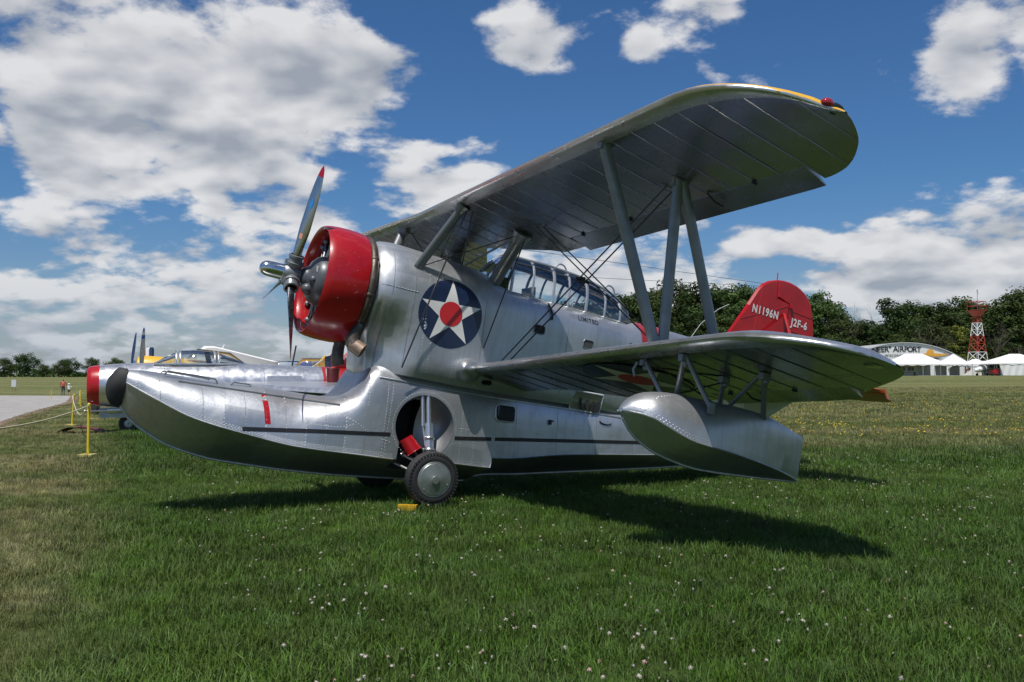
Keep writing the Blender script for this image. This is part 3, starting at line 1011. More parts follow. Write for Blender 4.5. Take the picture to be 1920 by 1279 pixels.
# front row of the wood: (picture column, skyline row, distance)
front = [(1010, 580, 262), (1060, 578, 255), (1108, 574, 262), (1160, 563, 258), (1205, 560, 250), (1262, 543, 258), (1318, 545, 252), (1372, 549, 258), (1425, 552, 250), (1478, 556, 256),
         (1535, 566, 248), (1668, 573, 246), (1712, 577, 254), (1762, 577, 250), (1800, 571, 262), (1842, 583, 256), (1876, 574, 246), (1918, 554, 242), (1962, 552, 250), (2010, 560, 246), (2070, 558, 250), (2130, 560, 246)]
front_say = ['dark green tree of the wood standing behind the middle of the seaplane canopy', 'dark green tree of the wood seen through the rear panes of the canopy', 'dark green tree of the wood just behind the rear end of the canopy',
    'dark green tree of the wood directly right of the canopy tail', 'dark green tree of the wood between the canopy tail and the front wing strut', 'tall dark green tree of the wood between the front and middle wing struts',
    'tall dark green tree of the wood between the middle and rear wing struts', 'dark green tree of the wood directly right of the rear wing strut', 'dark green tree of the wood behind the sloping front edge of the red fin',
    'dark green tree of the wood behind the middle of the red fin', 'dark green tree of the wood directly right of the red rudder', 'dark green tree of the wood above the airport lettering of the hangar', 'dark green tree of the wood above the gold hangar badge',
    'dark green tree of the wood above the right end of the hangar roof', 'dark green tree of the wood directly left of the beacon tower', 'dark green tree of the wood directly behind the beacon tower', 'dark green tree of the wood directly right of the beacon tower',
    'tallest tree at the right edge of the picture, behind the pavilion tent'] + ['dark green tree of the wood beyond the right edge of the picture'] * 4
for i, (px, v, d) in enumerate(front):
    plant(protos[i % 5], us(px), d, ht(v, d, px), front_say[i], 18.4, None, GW, rng.uniform(1.08, 1.35))
back = [(px + 24, v + rng.uniform(4, 16), d + 26) for px, v, d in front[:-1]]
for i, (px, v, d) in enumerate(back):
    plant(protos[(i * 2 + 1) % 5], us(px), d, ht(v, d, px), 'dark green tree showing between the crowns of the front rank of the wood', 18.4, None, GW)
under = [(1575, 602, 243), (1618, 606, 240), (1646, 618, 242), (1700, 625, 238), (1750, 615, 240), (1795, 630, 236), (1870, 640, 238), (1906, 625, 236), (1560, 640, 236), (1600, 640, 236), (1180, 610, 240), (1240, 605, 240), (1300, 600, 238), (1360, 600, 240), (1945, 640, 234)]
under_say = ['under the taller bare trees right of the red fin', 'left of the hangar roof crown', 'just above the left slope of the hangar roof', 'directly behind the hangar roof crown', 'behind the gold hangar badge', 'at the right end of the hangar',
    'between the beacon tower and the pavilion tent', 'behind the peak of the pavilion tent', 'low down beside the red rudder', 'low down left of the hangar', 'right of the canopy tail', 'behind the front wing strut', 'behind the middle wing strut', 'behind the rear wing strut', 'just beyond the right edge of the picture']
for i, (px, v, d) in enumerate(under):
    plant(protos[(i * 3) % 5], us(px), d, ht(v, d, px), 'low bushy green tree ' + under_say[i], 18.4, None, 'low trees at the foot of the wood', 1.35)
for px, v, d, lab in ((1565, 572, 244, 'bare leafless grey tree just right of the red tail fin'), (1590, 577, 240, 'bare leafless tree between the red tail fin and the hangar, taller of the middle pair'), (1622, 580, 243, 'bare leafless tree above the left end of the hangar roof'),
                      (1738, 605, 233, 'bare grey-brown tree above the hangar lettering'), (1772, 622, 234, 'bare brownish tree above the right slope of the hangar'), (1868, 600, 231, 'bare grey tree right of the beacon tower'), (1905, 640, 230, 'low bare grey tree above the pavilion tent')):
    plant(bares[px % 2], us(px), d, ht(v, d, px), lab, 20.0, None, None, 1.0)
plant(yel, us(1793), 235, ht(598, 235, 1793), 'yellow-green tree left of the beacon tower', 17.4)
plant(yel, us(1810), 230, ht(660, 230, 1810), 'low yellow-green bush at the left foot of the beacon tower', 17.4, None, None, 1.9)
plant(cedar, us(1882), 214, ht(650, 214, 1882), 'pointed light green bush behind the pavilion tent', 7.2)
# round trees on the left horizon
for i, (px, v, d, lab) in enumerate(((8, 672, 232, 'dark round tree at the left edge of the horizon'), (46, 658, 238, 'tallest rounded tree on the left horizon'), (80, 682, 228, 'low pale green round tree on the left horizon'),
                                     (116, 676, 225, 'dark round tree above the walking pair'), (128, 668, 242, 'pale tree behind the dark round tree on the left horizon'), (172, 669, 236, 'round tree directly left of the red jet nose'), (215, 672, 240, 'round tree behind the red jet nose'),
                                     (-40, 668, 236, 'round tree just past the left picture edge'), (590, 679, 225, 'round green tree beside the yellow striped tail'), (560, 692, 232, 'low tree between the blue and the yellow tails'), (640, 683, 232, 'low tree above the red jet fin'), (492, 684, 228, 'small round tree behind the jet fuselage'))):
    h = ht(v, d, px)
    plant(small[i % 3], us(px), d, h, lab, 7.3, None, 'round trees on the left horizon', 1.0 if h > 5 else 1.25)
hd = MB()
r = np.random.default_rng(5)
low_ = crown_mesh('hedge_leaves', M['leaf_dark'], 2.2, 2.0, .1, 9, 10, 10, .4)
bpy.data.meshes.remove(low_)
bpts = []
V = []
for _ in range(9000):
    px = r.uniform(-200, 760); d = r.uniform(246, 256); h = 2.2 + 1.2 * math.sin(px * .05) * math.sin(px * .021 + 1)
    x = us(px) * d; z = terrain(x, d) + r.uniform(0, max(.6, h)); q = Vector((x, d, z)); t = Vector(r.normal(size=3)).normalized() * .35; b = t.cross(Vector(r.normal(size=3))).normalized() * .25
    hd.add([q - t, q + b, q + t, q - b], [(0, 1, 2, 3)])
kind(hd.build('hedgerow_foliage', M['leaf_dark'], None, None, None, recalc=False), 'stuff')
for o in protos + small + [yel, cedar] + bares:
    if o.name not in used:
        for ch in list(o.children):
            bpy.data.objects.remove(ch)
        bpy.data.objects.remove(o)
# ================================================================== the seaplane
PHI, PITCH = R(27.8), R(11.3)
HUB = Vector((-2.584, 10.575, 2.703))
AFT_H = Vector((math.cos(PHI), math.sin(PHI), 0))
UPW = Vector((0, 0, 1))
AFT = AFT_H * math.cos(PITCH) - UPW * math.sin(PITCH)
UPA = AFT_H * math.sin(PITCH) + UPW * math.cos(PITCH)
PORT = Vector((math.sin(PHI), -math.cos(PHI), 0))
ROT = Matrix((-AFT, PORT, UPA)).transposed()
_b = HUB + AFT * 2.2 - UPA * 0.5
BASE = Vector((_b.x, _b.y, 0.0))
OFF = ROT.transposed() @ (HUB - BASE)


def A(q):
    """(aft station, port, up) from the propeller hub -> local coordinates of the aircraft"""
    return Vector((-q[0] + OFF.x, q[1] + OFF.y, q[2] + OFF.z))


def to_world(q):
    return BASE + ROT @ A(q)


duck = thing('seaplane', 'large silver biplane amphibian with red cowling and a star roundel, parked on the lawn', 'airplane', BASE, ROT)


def part(name, mb, mats, parent=None, smooth=35, label=None, recalc=True):
    o = mb.build(name, mats, parent or duck, A, smooth, recalc)
    if label:
        o['label'] = label
    return o


# ------------------------------------------------------------------ hull
KEEL = [(-1.50, -1.83), (-1.407, -1.932), (-1.188, -2.063), (-.873, -2.181), (-.35, -2.247), (.175, -2.246), (.73, -2.226),
        (1.34, -2.181), (1.82, -2.135), (2.672, -2.03), (2.676, -1.99), (3.45, -1.836), (4.6, -1.62), (6.1, -1.328), (7.3, -1.02)]
CHZ = [(-1.50, -1.584), (-1.223, -1.692), (-.777, -1.835), (-.2, -1.908), (.308, -1.944), (1.06, -1.919), (1.4, -1.908), (2.2, -1.841),
       (2.672, -1.816), (2.676, -1.70), (2.8, -1.687), (3.71, -1.499), (5.34, -1.248), (6.5, -1.05), (7.3, -.9)]
CHP = [(-1.50, .13), (-1.223, .34), (-.777, .50), (-.2, .60), (.308, .64), (1.06, .66), (2.672, .665), (2.676, .645), (3.71, .62), (5.34, .55), (6.5, .40), (7.3, .22)]
DECK = [(-1.50, -1.445), (-1.326, -1.419), (-1.04, -1.403), (-.77, -1.400), (-.156, -1.352), (.26, -1.346), (.6, -1.334), (.73, -1.309),
        (.88, -1.2), (.95, -1.06), (1.02, -.90), (1.15, -.84), (4.2, -.80), (5.5, -.62), (7.3, -.5)]


def hull_ring(s):
    kz, cz, cp, dz = interp(s, KEEL), interp(s, CHZ), interp(s, CHP), interp(s, DECK)
    n = 2.15 + 3.2 * sstep(0.2, 1.15, s)
    half = [(0, kz), (cp * .33, kz + (cz - kz) * .30), (cp * .66, kz + (cz - kz) * .64), (cp * .985, cz - .006), (cp * 1.012, cz + .004)]
    NT_ = 14
    for i in range(1, NT_ + 1):
        a = math.pi / 2 * i / NT_
        t = math.sin(a) ** (2 / n); w = max(math.cos(a), 0.0) ** (2 / n)
        half.append((cp * w, cz + .012 + (dz - cz - .012) * t))
    pts = [(s, p, z) for p, z in half]
    pts += [(s, -p, z) for p, z in half[-2:0:-1]]
    return pts


st = list(np.linspace(-1.50, .2, 24)) + list(np.linspace(.27, 1.3, 22)) + list(np.linspace(1.4, 2.672, 14)) + list(np.linspace(2.676, 7.3, 30))
hullmb = MB(); hullmb.rings([hull_ring(s) for s in st], True, True, True)
hull_bvh = hullmb.bvh()
hull = part('float_hull', hullmb, M['silver'], smooth=28)

# wheel well cut into both hull sides
WELL = (1.74, -1.47)
for sg in (1, -1):
    c = MB(); c.ball((WELL[0], sg * .70, WELL[1]), .375, 40, 24, 0, (.985, 1.05, .985))
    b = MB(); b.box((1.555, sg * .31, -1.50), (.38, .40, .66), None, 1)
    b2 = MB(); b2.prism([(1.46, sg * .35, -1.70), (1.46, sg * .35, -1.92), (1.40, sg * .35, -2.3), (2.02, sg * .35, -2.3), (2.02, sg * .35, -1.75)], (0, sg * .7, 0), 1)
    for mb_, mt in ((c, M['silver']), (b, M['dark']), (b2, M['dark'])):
        me = mb_.mesh('well_cutter', [M['silver'], M['dark']], A, None)
        cu = bpy.data.objects.new('well_cutter', me)
        cu.matrix_world = duck.matrix_basis
        COL.objects.link(cu)
        md = hull.modifiers.new('well', 'BOOLEAN'); md.operation = 'DIFFERENCE'; md.solver = 'EXACT'; md.object = cu
        md.material_mode = 'TRANSFER'
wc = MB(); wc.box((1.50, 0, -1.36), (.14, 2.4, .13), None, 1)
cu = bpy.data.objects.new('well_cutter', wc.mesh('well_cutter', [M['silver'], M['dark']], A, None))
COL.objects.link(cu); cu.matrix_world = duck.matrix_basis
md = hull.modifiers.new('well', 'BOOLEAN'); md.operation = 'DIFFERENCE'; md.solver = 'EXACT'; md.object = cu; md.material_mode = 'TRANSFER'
bpy.context.view_layer.update()
_ev = hull.evaluated_get(bpy.context.evaluated_depsgraph_get())
_me = bpy.data.meshes.new_from_object(_ev)
hull.modifiers.clear(); hull.data = _me
_me.polygons.foreach_set('use_smooth', [True] * len(_me.polygons)); _me.set_sharp_from_angle(angle=R(28))
for o in [o for o in COL.objects if o.name.startswith('well_cutter')]:
    bpy.data.objects.remove(o)

# ------------------------------------------------------------------ fuselage
FW = [(.80, .52), (.86, .605), (.95, .66), (1.1, .69), (1.5, .70), (2.6, .70), (3.5, .665), (4.5, .58), (5.5, .45), (6.5, .32), (7.5, .19), (8.1, .09)]
FT = [(.80, .50), (.86, .60), (.95, .648), (1.1, .665), (1.5, .648), (2.25, .61), (2.42, .50), (2.60, .43), (3.5, .43), (4.5, .43), (4.75, .50), (5.2, .53), (5.85, .525), (6.6, .48), (7.5, .40), (8.1, .26)]
FB = [(.80, -.50), (.86, -.60), (.93, -.72), (.965, -.95), (1.0, -1.03), (1.256, -1.007), (2.03, -.995), (4.17, -.90), (5.5, -.86), (6.5, -.74), (7.3, -.5), (7.8, -.18), (8.1, .02)]
FN = [(.80, 2.0), (1.1, 2.1), (1.5, 2.3), (2.3, 2.5), (2.6, 3.2), (4.5, 3.0), (4.9, 2.2), (8.1, 2.0)]
FR = [(.80, .62), (.86, .50), (.95, .52), (1.12, .66), (1.28, .84), (1.42, .97), (1.5, 1.0), (4.5, .97), (6.5, .85), (8.1, .6)]


def fus_ring(s):
    w, zt, zb, n, rb = interp(s, FW), interp(s, FT), interp(s, FB), interp(s, FN), interp(s, FR)
    half = []
    K = 14
    for i in range(K + 1):
        a = math.pi / 2 * i / K
        half.append((w * math.sin(a) ** (2 / n), zt * math.cos(a) ** (2 / n)))
    slab = sstep(.95, 1.5, s) * (1 - .55 * sstep(5.0, 7.5, s))
    for i in range(1, K + 1):
        t = i / K
        z = zb * t
        circ = math.sqrt(max(1 - t * t, 0))
        box = (1 - t ** 9) ** (1 / 9.0) * (1 + (rb - 1) * sstep(0.10, .78, t)) if t < 1 else 0
        if s < 1.5:
            pyl = (1 + (rb - 1) * sstep(0.05, .70, t)) * ((1 - t ** 12) ** (1 / 12.0) if t < 1 else 0)
            f = sstep(.86, .97, s)
            box = circ * (1 - f) + pyl * f
        half.append((w * (box * max(slab, sstep(.86, .97, s)) + circ * (1 - max(slab, sstep(.86, .97, s)))), z))
    pts = [(s, p, z) for p, z in half]
    pts += [(s, -p, z) for p, z in half[-2:0:-1]]
    return pts


fst = [.80, .815, .83, .845, .86, .88, .90, .92, .94, .96, .98, 1.0, 1.03, 1.06, 1.1, 1.15, 1.2, 1.25, 1.3, 1.36, 1.42, 1.5] + list(np.linspace(1.6, 2.3, 8)) + list(np.linspace(2.36, 2.64, 7)) + list(np.linspace(2.75, 8.1, 40))
fusmb = MB(); fusmb.rings([fus_ring(s) for s in fst])
fus_bvh = fusmb.bvh()
fuselage = part('fuselage', fusmb, M['silver'], smooth=40)


def hit_side(bvh, s, z, side=1, off=.003, p0=3.0):
    h = bvh.ray_cast(Vector((s, side * p0, z)), Vector((0, -side, 0)))
    if h[0] is None:
        return None
    nrm = h[1]
    if nrm.y * side < 0:
        nrm = -nrm
    return h[0] + nrm * off


def side_hit(s, z, side=1, off=.003):
    a = hit_side(fus_bvh, s, z, side, off); b = hit_side(hull_bvh, s, z, side, off)
    if a is None:
        return b
    if b is None:
        return a
    return a if a.y * side > b.y * side else b


def decal(name, poly, mt, fn=side_hit, side=1, off=.003, cuts=3, parent=None, skip=None, label=None):
    """flat marking laid over the skin; poly = list of closed outlines (s,z)"""
    bm = bmesh.new()
    for pl in poly:
        vs = [bm.verts.new((q[0], q[1], 0)) for q in pl]
        bm.faces.new(vs)
    bmesh.ops.triangulate(bm, faces=bm.faces)
    if cuts:
        bmesh.ops.subdivide_edges(bm, edges=bm.edges, cuts=cuts, use_grid_fill=True)
    bmesh.ops.triangulate(bm, faces=bm.faces)
    bm.verts.index_update()
    mb = MB(); idx = {}
    for v in bm.verts:
        q = fn(v.co.x, v.co.y, side, off)
        if q is None or (skip and skip(v.co.x, v.co.y)):
            continue
        idx[v.index] = len(mb.v); mb.v.append(tuple(q))
    for f in bm.faces:
        if all(v.index in idx for v in f.verts):
            mb.f.append(tuple(idx[v.index] for v in f.verts)); mb.m.append(0)
    bm.free()
    o = part(name, mb, mt, parent, 60, label)
    return o


def text_decal(name, txt, size, cx, cz, mt, fn, side=1, off=.004, parent=None, label=None, **kw):
    co, faces = text_polys(txt, size, cx, cz, 1 if side == 1 else -1, **kw)
    mb = MB(); ok = True
    for x, y in co:
        q = fn(x, y, side, off)
        mb.v.append(tuple(q) if q is not None else (x, 0, y))
    mb.f = list(faces); mb.m = [0] * len(faces)
    return part(name, mb, mt, parent, None, label)


def in_well(s, z):
    return ((s - WELL[0]) / .385) ** 2 + ((z - WELL[1]) / .385) ** 2 < 1


def strip_poly(pts, w, step=.12):
    """thin ribbon in (s,z)"""
    out = []
    for (a, b) in zip(pts[:-1], pts[1:]):
        L = math.hypot(b[0] - a[0], b[1] - a[1]); n = max(1, int(L / step))
        nx, nz = -(b[1] - a[1]) / L, (b[0] - a[0]) / L
        for i in range(n):
            t0, t1 = i / n, (i + 1) / n
            q0 = (a[0] + (b[0] - a[0]) * t0, a[1] + (b[1] - a[1]) * t0); q1 = (a[0] + (b[0] - a[0]) * t1, a[1] + (b[1] - a[1]) * t1)
            out.append([(q0[0] - nx * w / 2, q0[1] - nz * w / 2), (q1[0] - nx * w / 2, q1[1] - nz * w / 2), (q1[0] + nx * w / 2, q1[1] + nz * w / 2), (q0[0] + nx * w / 2, q0[1] + nz * w / 2)])
    return out


# roundel
def circle(cx, cz, r, n=40):
    return [(cx + r * math.cos(2 * math.pi * i / n), cz + r * math.sin(2 * math.pi * i / n)) for i in range(n)]


def star_polys(cx, cz, r, rot=0.0):
    pts = []
    for i in range(10):
        a = rot + math.pi / 2 + i * math.pi / 5; rr = r if i % 2 == 0 else r * .382
        pts.append((cx + rr * math.cos(a), cz + rr * math.sin(a)))
    polys = [[pts[9], pts[1], pts[3], pts[5], pts[7]]]
    for i in range(0, 10, 2):
        polys.append([pts[i - 1], pts[i], pts[(i + 1) % 10]])
    return polys


for sg in (1, -1):
    rc = (1.785, -.11)
    ro = decal('roundel', [circle(*rc, .412)], M['navy'], side=sg, off=.003, cuts=5)
    decal('roundel_star', star_polys(*rc, .405, R(4)), M['white'], side=sg, off=.006, cuts=4, parent=ro)
    decal('roundel_centre', [circle(*rc, .148, 28)], M['insred'], side=sg, off=.009, cuts=2, parent=ro)
    for line in ([(-.30, -1.852), (.52, -1.737), (1.338, -1.633), (1.5, -1.615)], [(1.98, -1.56), (2.14, -1.543), (4.889, -1.152), (6.6, -.93)]):
        decal('waterline_stripe', strip_poly(line, .045, .06), M['black'], side=sg, off=.003, cuts=0, skip=in_well)
    decal('red_index_mark', [[(-.135, -1.455), (-.075, -1.447), (-.015, -1.75), (-.075, -1.757)]], M['red'], side=sg, off=.003, cuts=3)
    decal('deck_shadow_strip', strip_poly([(-1.02, -1.47), (-.4, -1.447), (.2, -1.43), (.70, -1.415)], .02), M['black'], side=sg, off=.004, cuts=0) if False else None
    text_decal('limited_lettering', 'LIMITED', .085, 3.75, .262, M['black'], side_hit, sg, .004, squash=.98, spacing=1.15, rot=R(1.0))

# red band round the rear fuselage
rb = MB()
for i in range(2):
    pass
rings_ = []
for s in (4.68, 4.80, 4.92, 5.05, 5.18):
    rg = fus_ring(s); rings_.append([(q[0], q[1] * 1.008, q[2] * 1.008 + .001) for q in rg])
rb.rings(rings_, True, False, False)
part('fuselage_band', rb, M['red_dull'], label='red band round the rear fuselage')

# bow bumper
bb = MB(); rs = []
for i in range(13):
    t = i / 12
    z = -1.845 + .41 * t
    prof = math.sin(math.pi * (0.10 + .80 * t)) ** .6
    w = interp(t, [(0, .03), (.25, .085), (.62, .135), (.9, .115), (1.0, .07)])
    dep = .175 * prof
    rs.append([(-1.50 - dep * math.sin(math.pi * j / 12), w * math.cos(math.pi * j / 12), z) for j in range(13)])
bb.rings(rs, True, True, True)
part('bow_bumper', bb, M['rubber'], smooth=50, label='black rubber bow bumper')

# gunwale strips, keel strip, chine strips, deck rail
gb = MB()
for sg in (1, -1):
    pts = []
    for i in range(24):
        s = -1.0 + 1.72 * i / 23
        q = hit_side(hull_bvh, s, interp(s, [(-1.0, -1.475), (-.4, -1.452), (.2, -1.43), (.72, -1.408)]), sg, .004)
        if q:
            pts.append(q)
    gb.tube(pts, .012, 6)
part('deck_edge_strip', gb, M['strut'])
kb = MB()
kb.tube([(s, 0, interp(s, KEEL) - .004) for s in list(np.linspace(-1.49, 2.66, 40)) + list(np.linspace(2.68, 7.2, 20))], .014, 6)
for sg in (1, -1):
    kb.tube([(s, sg * (interp(s, CHP) + .012), interp(s, CHZ) + .002) for s in np.linspace(-1.49, 1.42, 34)], .010, 5)
    kb.tube([(s, sg * (interp(s, CHP) + .010), interp(s, CHZ) + .002) for s in list(np.linspace(2.05, 2.67, 8)) + list(np.linspace(2.68, 6.8, 20))], .009, 5)
part('chine_strip', kb, M['silver'])
# mooring rails on the bow deck
mr = MB()
for sg in (.22, -.22):
    pts = [(-1.15, sg, -1.43), (-1.12, sg, -1.385), (-.85, sg, -1.375), (-.62, sg, -1.375), (-.59, sg, -1.42)]
    mr.tube(pts, .010, 6)
    mr.tube([(-.45, sg, -1.41), (-.42, sg, -1.37), (-.25, sg, -1.36), (-.22, sg, -1.40)], .008, 6)
part('deck_hand_rail', mr, M['strut'])
# seam fairing between hull and fuselage
sf = MB()
for sg in (1, -1):
    pts = []
    for i in range(30):
        s = 1.1 + 4.2 * i / 29
        zz = interp(s, [(1.1, -1.012), (1.256, -1.007), (2.03, -.99), (4.17, -.895), (5.5, -.85)])
        q = side_hit(s, zz, sg, .004)
        pts.append(q)
    sf.tube(pts, .011, 6)
part('hull_joint_strip', sf, M['silver'])


# ------------------------------------------------------------------ rivets
def rivet_rows(rows, spacing, fn, r=.0060, h=.0026, skip=None, mb=None):
    mb = mb or MB()
    for row in rows:
        pts = row
        carry = 0.0
        for a, b in zip(pts[:-1], pts[1:]):
            L = math.hypot(b[0] - a[0], b[1] - a[1])
            d = carry
            while d < L:
                x = a[0] + (b[0] - a[0]) * d / L; z = a[1] + (b[1] - a[1]) * d / L
                d += spacing
                if skip and skip(x, z):
                    continue
                q = fn(x, z); e = fn(x + .01, z); g = fn(x, z + .01)
                if q is None or e is None or g is None:
                    continue
                n = (e - q).cross(g - q)
                if n.length < 1e-9:
                    continue
                n.normalize()
                if n.y * q.y < 0:
                    n = -n
                t = (e - q).normalized(); bq = n.cross(t)
                base = [q + t * (r * math.cos(k * math.pi / 2)) + bq * (r * math.sin(k * math.pi / 2)) for k in range(4)]
                mb.add(base + [q + n * h], [(0, 1, 4), (1, 2, 4), (2, 3, 4), (3, 0, 4)])
            carry = d - L
    return mb


def chz(s, d=0.0):
    return interp(s, CHZ) + d


rows = []
# hull frames (vertical) forward
for s in np.arange(-1.40, 1.45, .22):
    top = interp(s, DECK) - .03
    rows.append([(s + .03, chz(s, .03)), (s - .03 * (top - chz(s)), top)])
for s in (2.24, 2.42, 2.56, 2.66, 2.95, 3.25, 3.55, 3.85, 4.15, 4.45, 4.75, 5.1, 5.5):
    rows.append([(s, chz(s, .03)), (s - .06, interp(s, [(2, -1.0), (4.17, -.91), (5.5, -.86)]))])
# stringers
def along(f, a, b, n=26):
    return [(a + (b - a) * i / n, f(a + (b - a) * i / n)) for i in range(n + 1)]
rows += [along(lambda s: chz(s, .024), -1.47, 1.40), along(lambda s: chz(s, .055), -1.47, 1.40), along(lambda s: chz(s, .04), -1.45, 1.40)]
rows += [along(lambda s: chz(s) * .55 + interp(s, DECK) * .45, -1.40, .9), along(lambda s: chz(s) * .30 + interp(s, DECK) * .70, -1.40, .75)]
rows += [along(lambda s: chz(s, .02), 2.05, 2.66), along(lambda s: chz(s, .045), 2.05, 2.66), along(lambda s: chz(s, .03), 2.72, 5.4), along(lambda s: chz(s, .055), 2.72, 5.4)]
rows += [along(lambda s: -1.42 + (s - 2.1) * .02, 2.2, 2.7), along(lambda s: -1.22 + (s - 3) * .075, 2.95, 5.2)]
rows.append([(.55, -1.40), (.72, -1.50), (.9, -1.56), (1.15, -1.68), (1.35, -1.72)])
rows.append([(1.28, -1.03), (1.30, -1.9)])
rows.append([(WELL[0] + .40 * math.cos(a), WELL[1] + .40 * math.sin(a)) for a in np.linspace(-.9, 4.3, 40)])
rv = rivet_rows(rows, .036, lambda s, z: hit_side(hull_bvh, s, z, 1, .0005), skip=in_well)
rows2 = []
for s in (1.50, 1.60, 1.92, 2.02, 2.30, 2.52, 2.75, 3.02, 3.3, 3.6, 3.9, 4.2, 4.5, 4.8, 5.4, 5.8):
    rows2.append([(s + .02, -.96 if s < 4 else -.84), (s - .05, interp(s, FT) - .12)])
rows2 += [along(lambda s: -.955 + (s - 1.1) * .033, 1.1, 5.6), along(lambda s: -.93 + (s - 1.1) * .033, 1.1, 5.6)]
rows2 += [along(lambda s: .40, 1.32, 2.2), along(lambda s: .34, 1.32, 2.2), along(lambda s: -.30, 2.3, 5.6), along(lambda s: .05 , 2.3, 5.6), along(lambda s: -.62, 2.3, 5.6)]
rows2 += [along(lambda s: .05, .9, 1.34), along(lambda s: -.62, .98, 1.3), [(1.36, -.97), (1.30, .0), (1.28, .45)], [(1.06, -.9), (1.04, -.1)], [(1.22, -.97), (1.08, -.4)]]
rows2 += [[(3.0 + .16 * math.cos(a), -.33 + .15 * math.sin(a)) for a in np.linspace(0, 6.28, 24)]]
rivet_rows(rows2, .038, lambda s, z: hit_side(fus_bvh, s, z, 1, .0005), r=.0056, h=.0026, mb=rv)
kind(part('rivet_rows', rv, M['rivet'], smooth=None, recalc=False), 'stuff')
# skin panel lap joints, seen as fine raised edges
lj = MB()
for row in ([(.90, .05), (1.34, .045)], [(1.34, -.96), (1.30, .0), (1.27, .56)], [(1.05, -.9), (1.03, .0), (1.02, .5)], [(2.27, -.95), (2.22, .3)], [(3.47, -.9), (3.43, .38)]):
    pts = []
    for a, b in zip(row[:-1], row[1:]):
        for i in range(9):
            q = hit_side(fus_bvh, a[0] + (b[0] - a[0]) * i / 8, a[1] + (b[1] - a[1]) * i / 8, 1, .0015)
            if q:
                pts.append(q)
    lj.tube(pts, .004, 4)
kind(part('skin_lap_joints', lj, M['strut'], smooth=None), 'stuff')
lj = MB()
for s in (-1.18, -.74, -.30, .14, .58, 1.02, 2.30, 2.95, 3.55, 4.15, 4.75, 5.4):
    top = interp(s, DECK) - .01 if s < 1 else interp(s, [(1, -1.02), (4.17, -.92), (5.5, -.87)])
    pts = [hit_side(hull_bvh, s + .03 - .06 * i / 10, chz(s, .012) + (top - chz(s, .012)) * i / 10, 1, .0006) for i in range(11)]
    pts = [q for q in pts if q is not None]
    if len(pts) > 2:
        lj.tube(pts, .0026, 4)
kind(part('hull_lap_joints', lj, M['strut'], hull, None), 'stuff')

# ------------------------------------------------------------------ windows, hatches, vents
def rrect(cx, cz, w, h, r, rot=0.0, n=4):
    pts = []
    for k, (sx, sz) in enumerate(((1, 1), (-1, 1), (-1, -1), (1, -1))):
        for i in range(n + 1):
            a = k * math.pi / 2 + i * math.pi / 2 / n
            pts.append((sx * (w / 2 - r) + r * math.cos(a), sz * (h / 2 - r) + r * math.sin(a)))
    c, s_ = math.cos(rot), math.sin(rot)
    return [(cx + x * c - z * s_, cz + x * s_ + z * c) for x, z in pts]


def skin_loop(poly, off, fn=side_hit, side=1):
    return [fn(x, z, side, off) for x, z in poly]


def port_window(name, cx, cz, w, h, r, rot, mt, frame=M['silver'], fr=.012, label=None):
    o = decal(name, [rrect(cx, cz, w, h, r, rot)], mt, off=.003, cuts=2, label=label)
    mb = MB(); lp = skin_loop(rrect(cx, cz, w + .01, h + .01, r, rot, 5), .006); mb.tube(lp, fr, 6, closed=True)
    part('window_frame', mb, frame, o)
    return o


M['tinted'] = mat('dark_window_glass', (0.008, 0.009, 0.010), 0.25, 0.0, spec=0.2)
M['dull_window'] = mat('grey_window_glass', (0.07, 0.075, 0.08), 0.2, 0.0, spec=0.3)
port_window('hull_window', 2.772, -1.133, .28, .19, .05, R(4), M['tinted'])
port_window('cabin_window', 3.007, -.024, .15, .10, .035, R(2), M['tinted'], M['strut'], .006)
port_window('cabin_window', 3.777, -.049, .15, .10, .035, R(2), M['dull_window'], M['strut'], .006)
port_window('vent_slot', 2.42, -.815, .13, .05, .024, R(5), M['tinted'], M['strut'], .004)
# open rectangular observation hatch with its lining
hp = rrect(3.935, -.78, .47, .25, .012, R(2))
ho = decal('observation_window', [hp], M['greenish'], off=.003, cuts=2)
mb = MB(); mb.tube(skin_loop(hp, .008), .011, 6, closed=True); part('window_frame', mb, M['label_paper'], ho)
mb = MB()
for i, (x, w) in enumerate(((3.82, .03), (3.93, .05), (4.03, .03), (4.10, .07))):
    q = side_hit(x, -.78, 1, .006); mb.box(q, (w, .008, .22), Euler((0, R(-14 + 9 * i), 0)))
part('cabin_fitting', mb, M['dark'], ho)
# hand grip and step openings
mb = MB(); q = [side_hit(s, z, 1, .02) for s, z in ((3.13, .33), (3.14, .27), (3.165, .20), (3.16, .13))]; mb.tube(q, .012, 6); part('hand_grip', mb, M['black'])
mb = MB(); lp = [side_hit(4.27 + .09 * math.cos(a), -.985 + .03 * math.sin(a), 1, .006) for a in np.linspace(math.pi, 2 * math.pi, 10)]; mb.tube(lp, .01, 6); part('step_opening', mb, M['black'])
mb = MB(); q = side_hit(3.42, -1.13, 1, .012); mb.box(q, (.035, .03, .06)); mb.box(q + Vector((.01, .01, .02)), (.06, .02, .018)); part('mooring_fitting', mb, M['black'])
mb = MB(); mb.tube([side_hit(4.46, .05, 1, .005), side_hit(4.47, .12, 1, .01)], .012, 6); part('rear_step', mb, M['black'])
# fairing at the lower wing root
for sg in (1, -1):
    mb = MB(); rs = []
    for i in range(9):
        a = math.pi / 2 * i / 8
        rr = .155 * math.cos(a) + .002
        rs.append([(2.16 - .02 * i + rr * .95 * math.cos(t) * 1.15, sg * (.66 + .25 * math.sin(a)), -.72 + rr * math.sin(t) * .95) for t in np.linspace(0, 2 * math.pi, 20, endpoint=False)])
    mb.rings(rs); part('wing_root_fairing', mb, M['silver'], smooth=60)

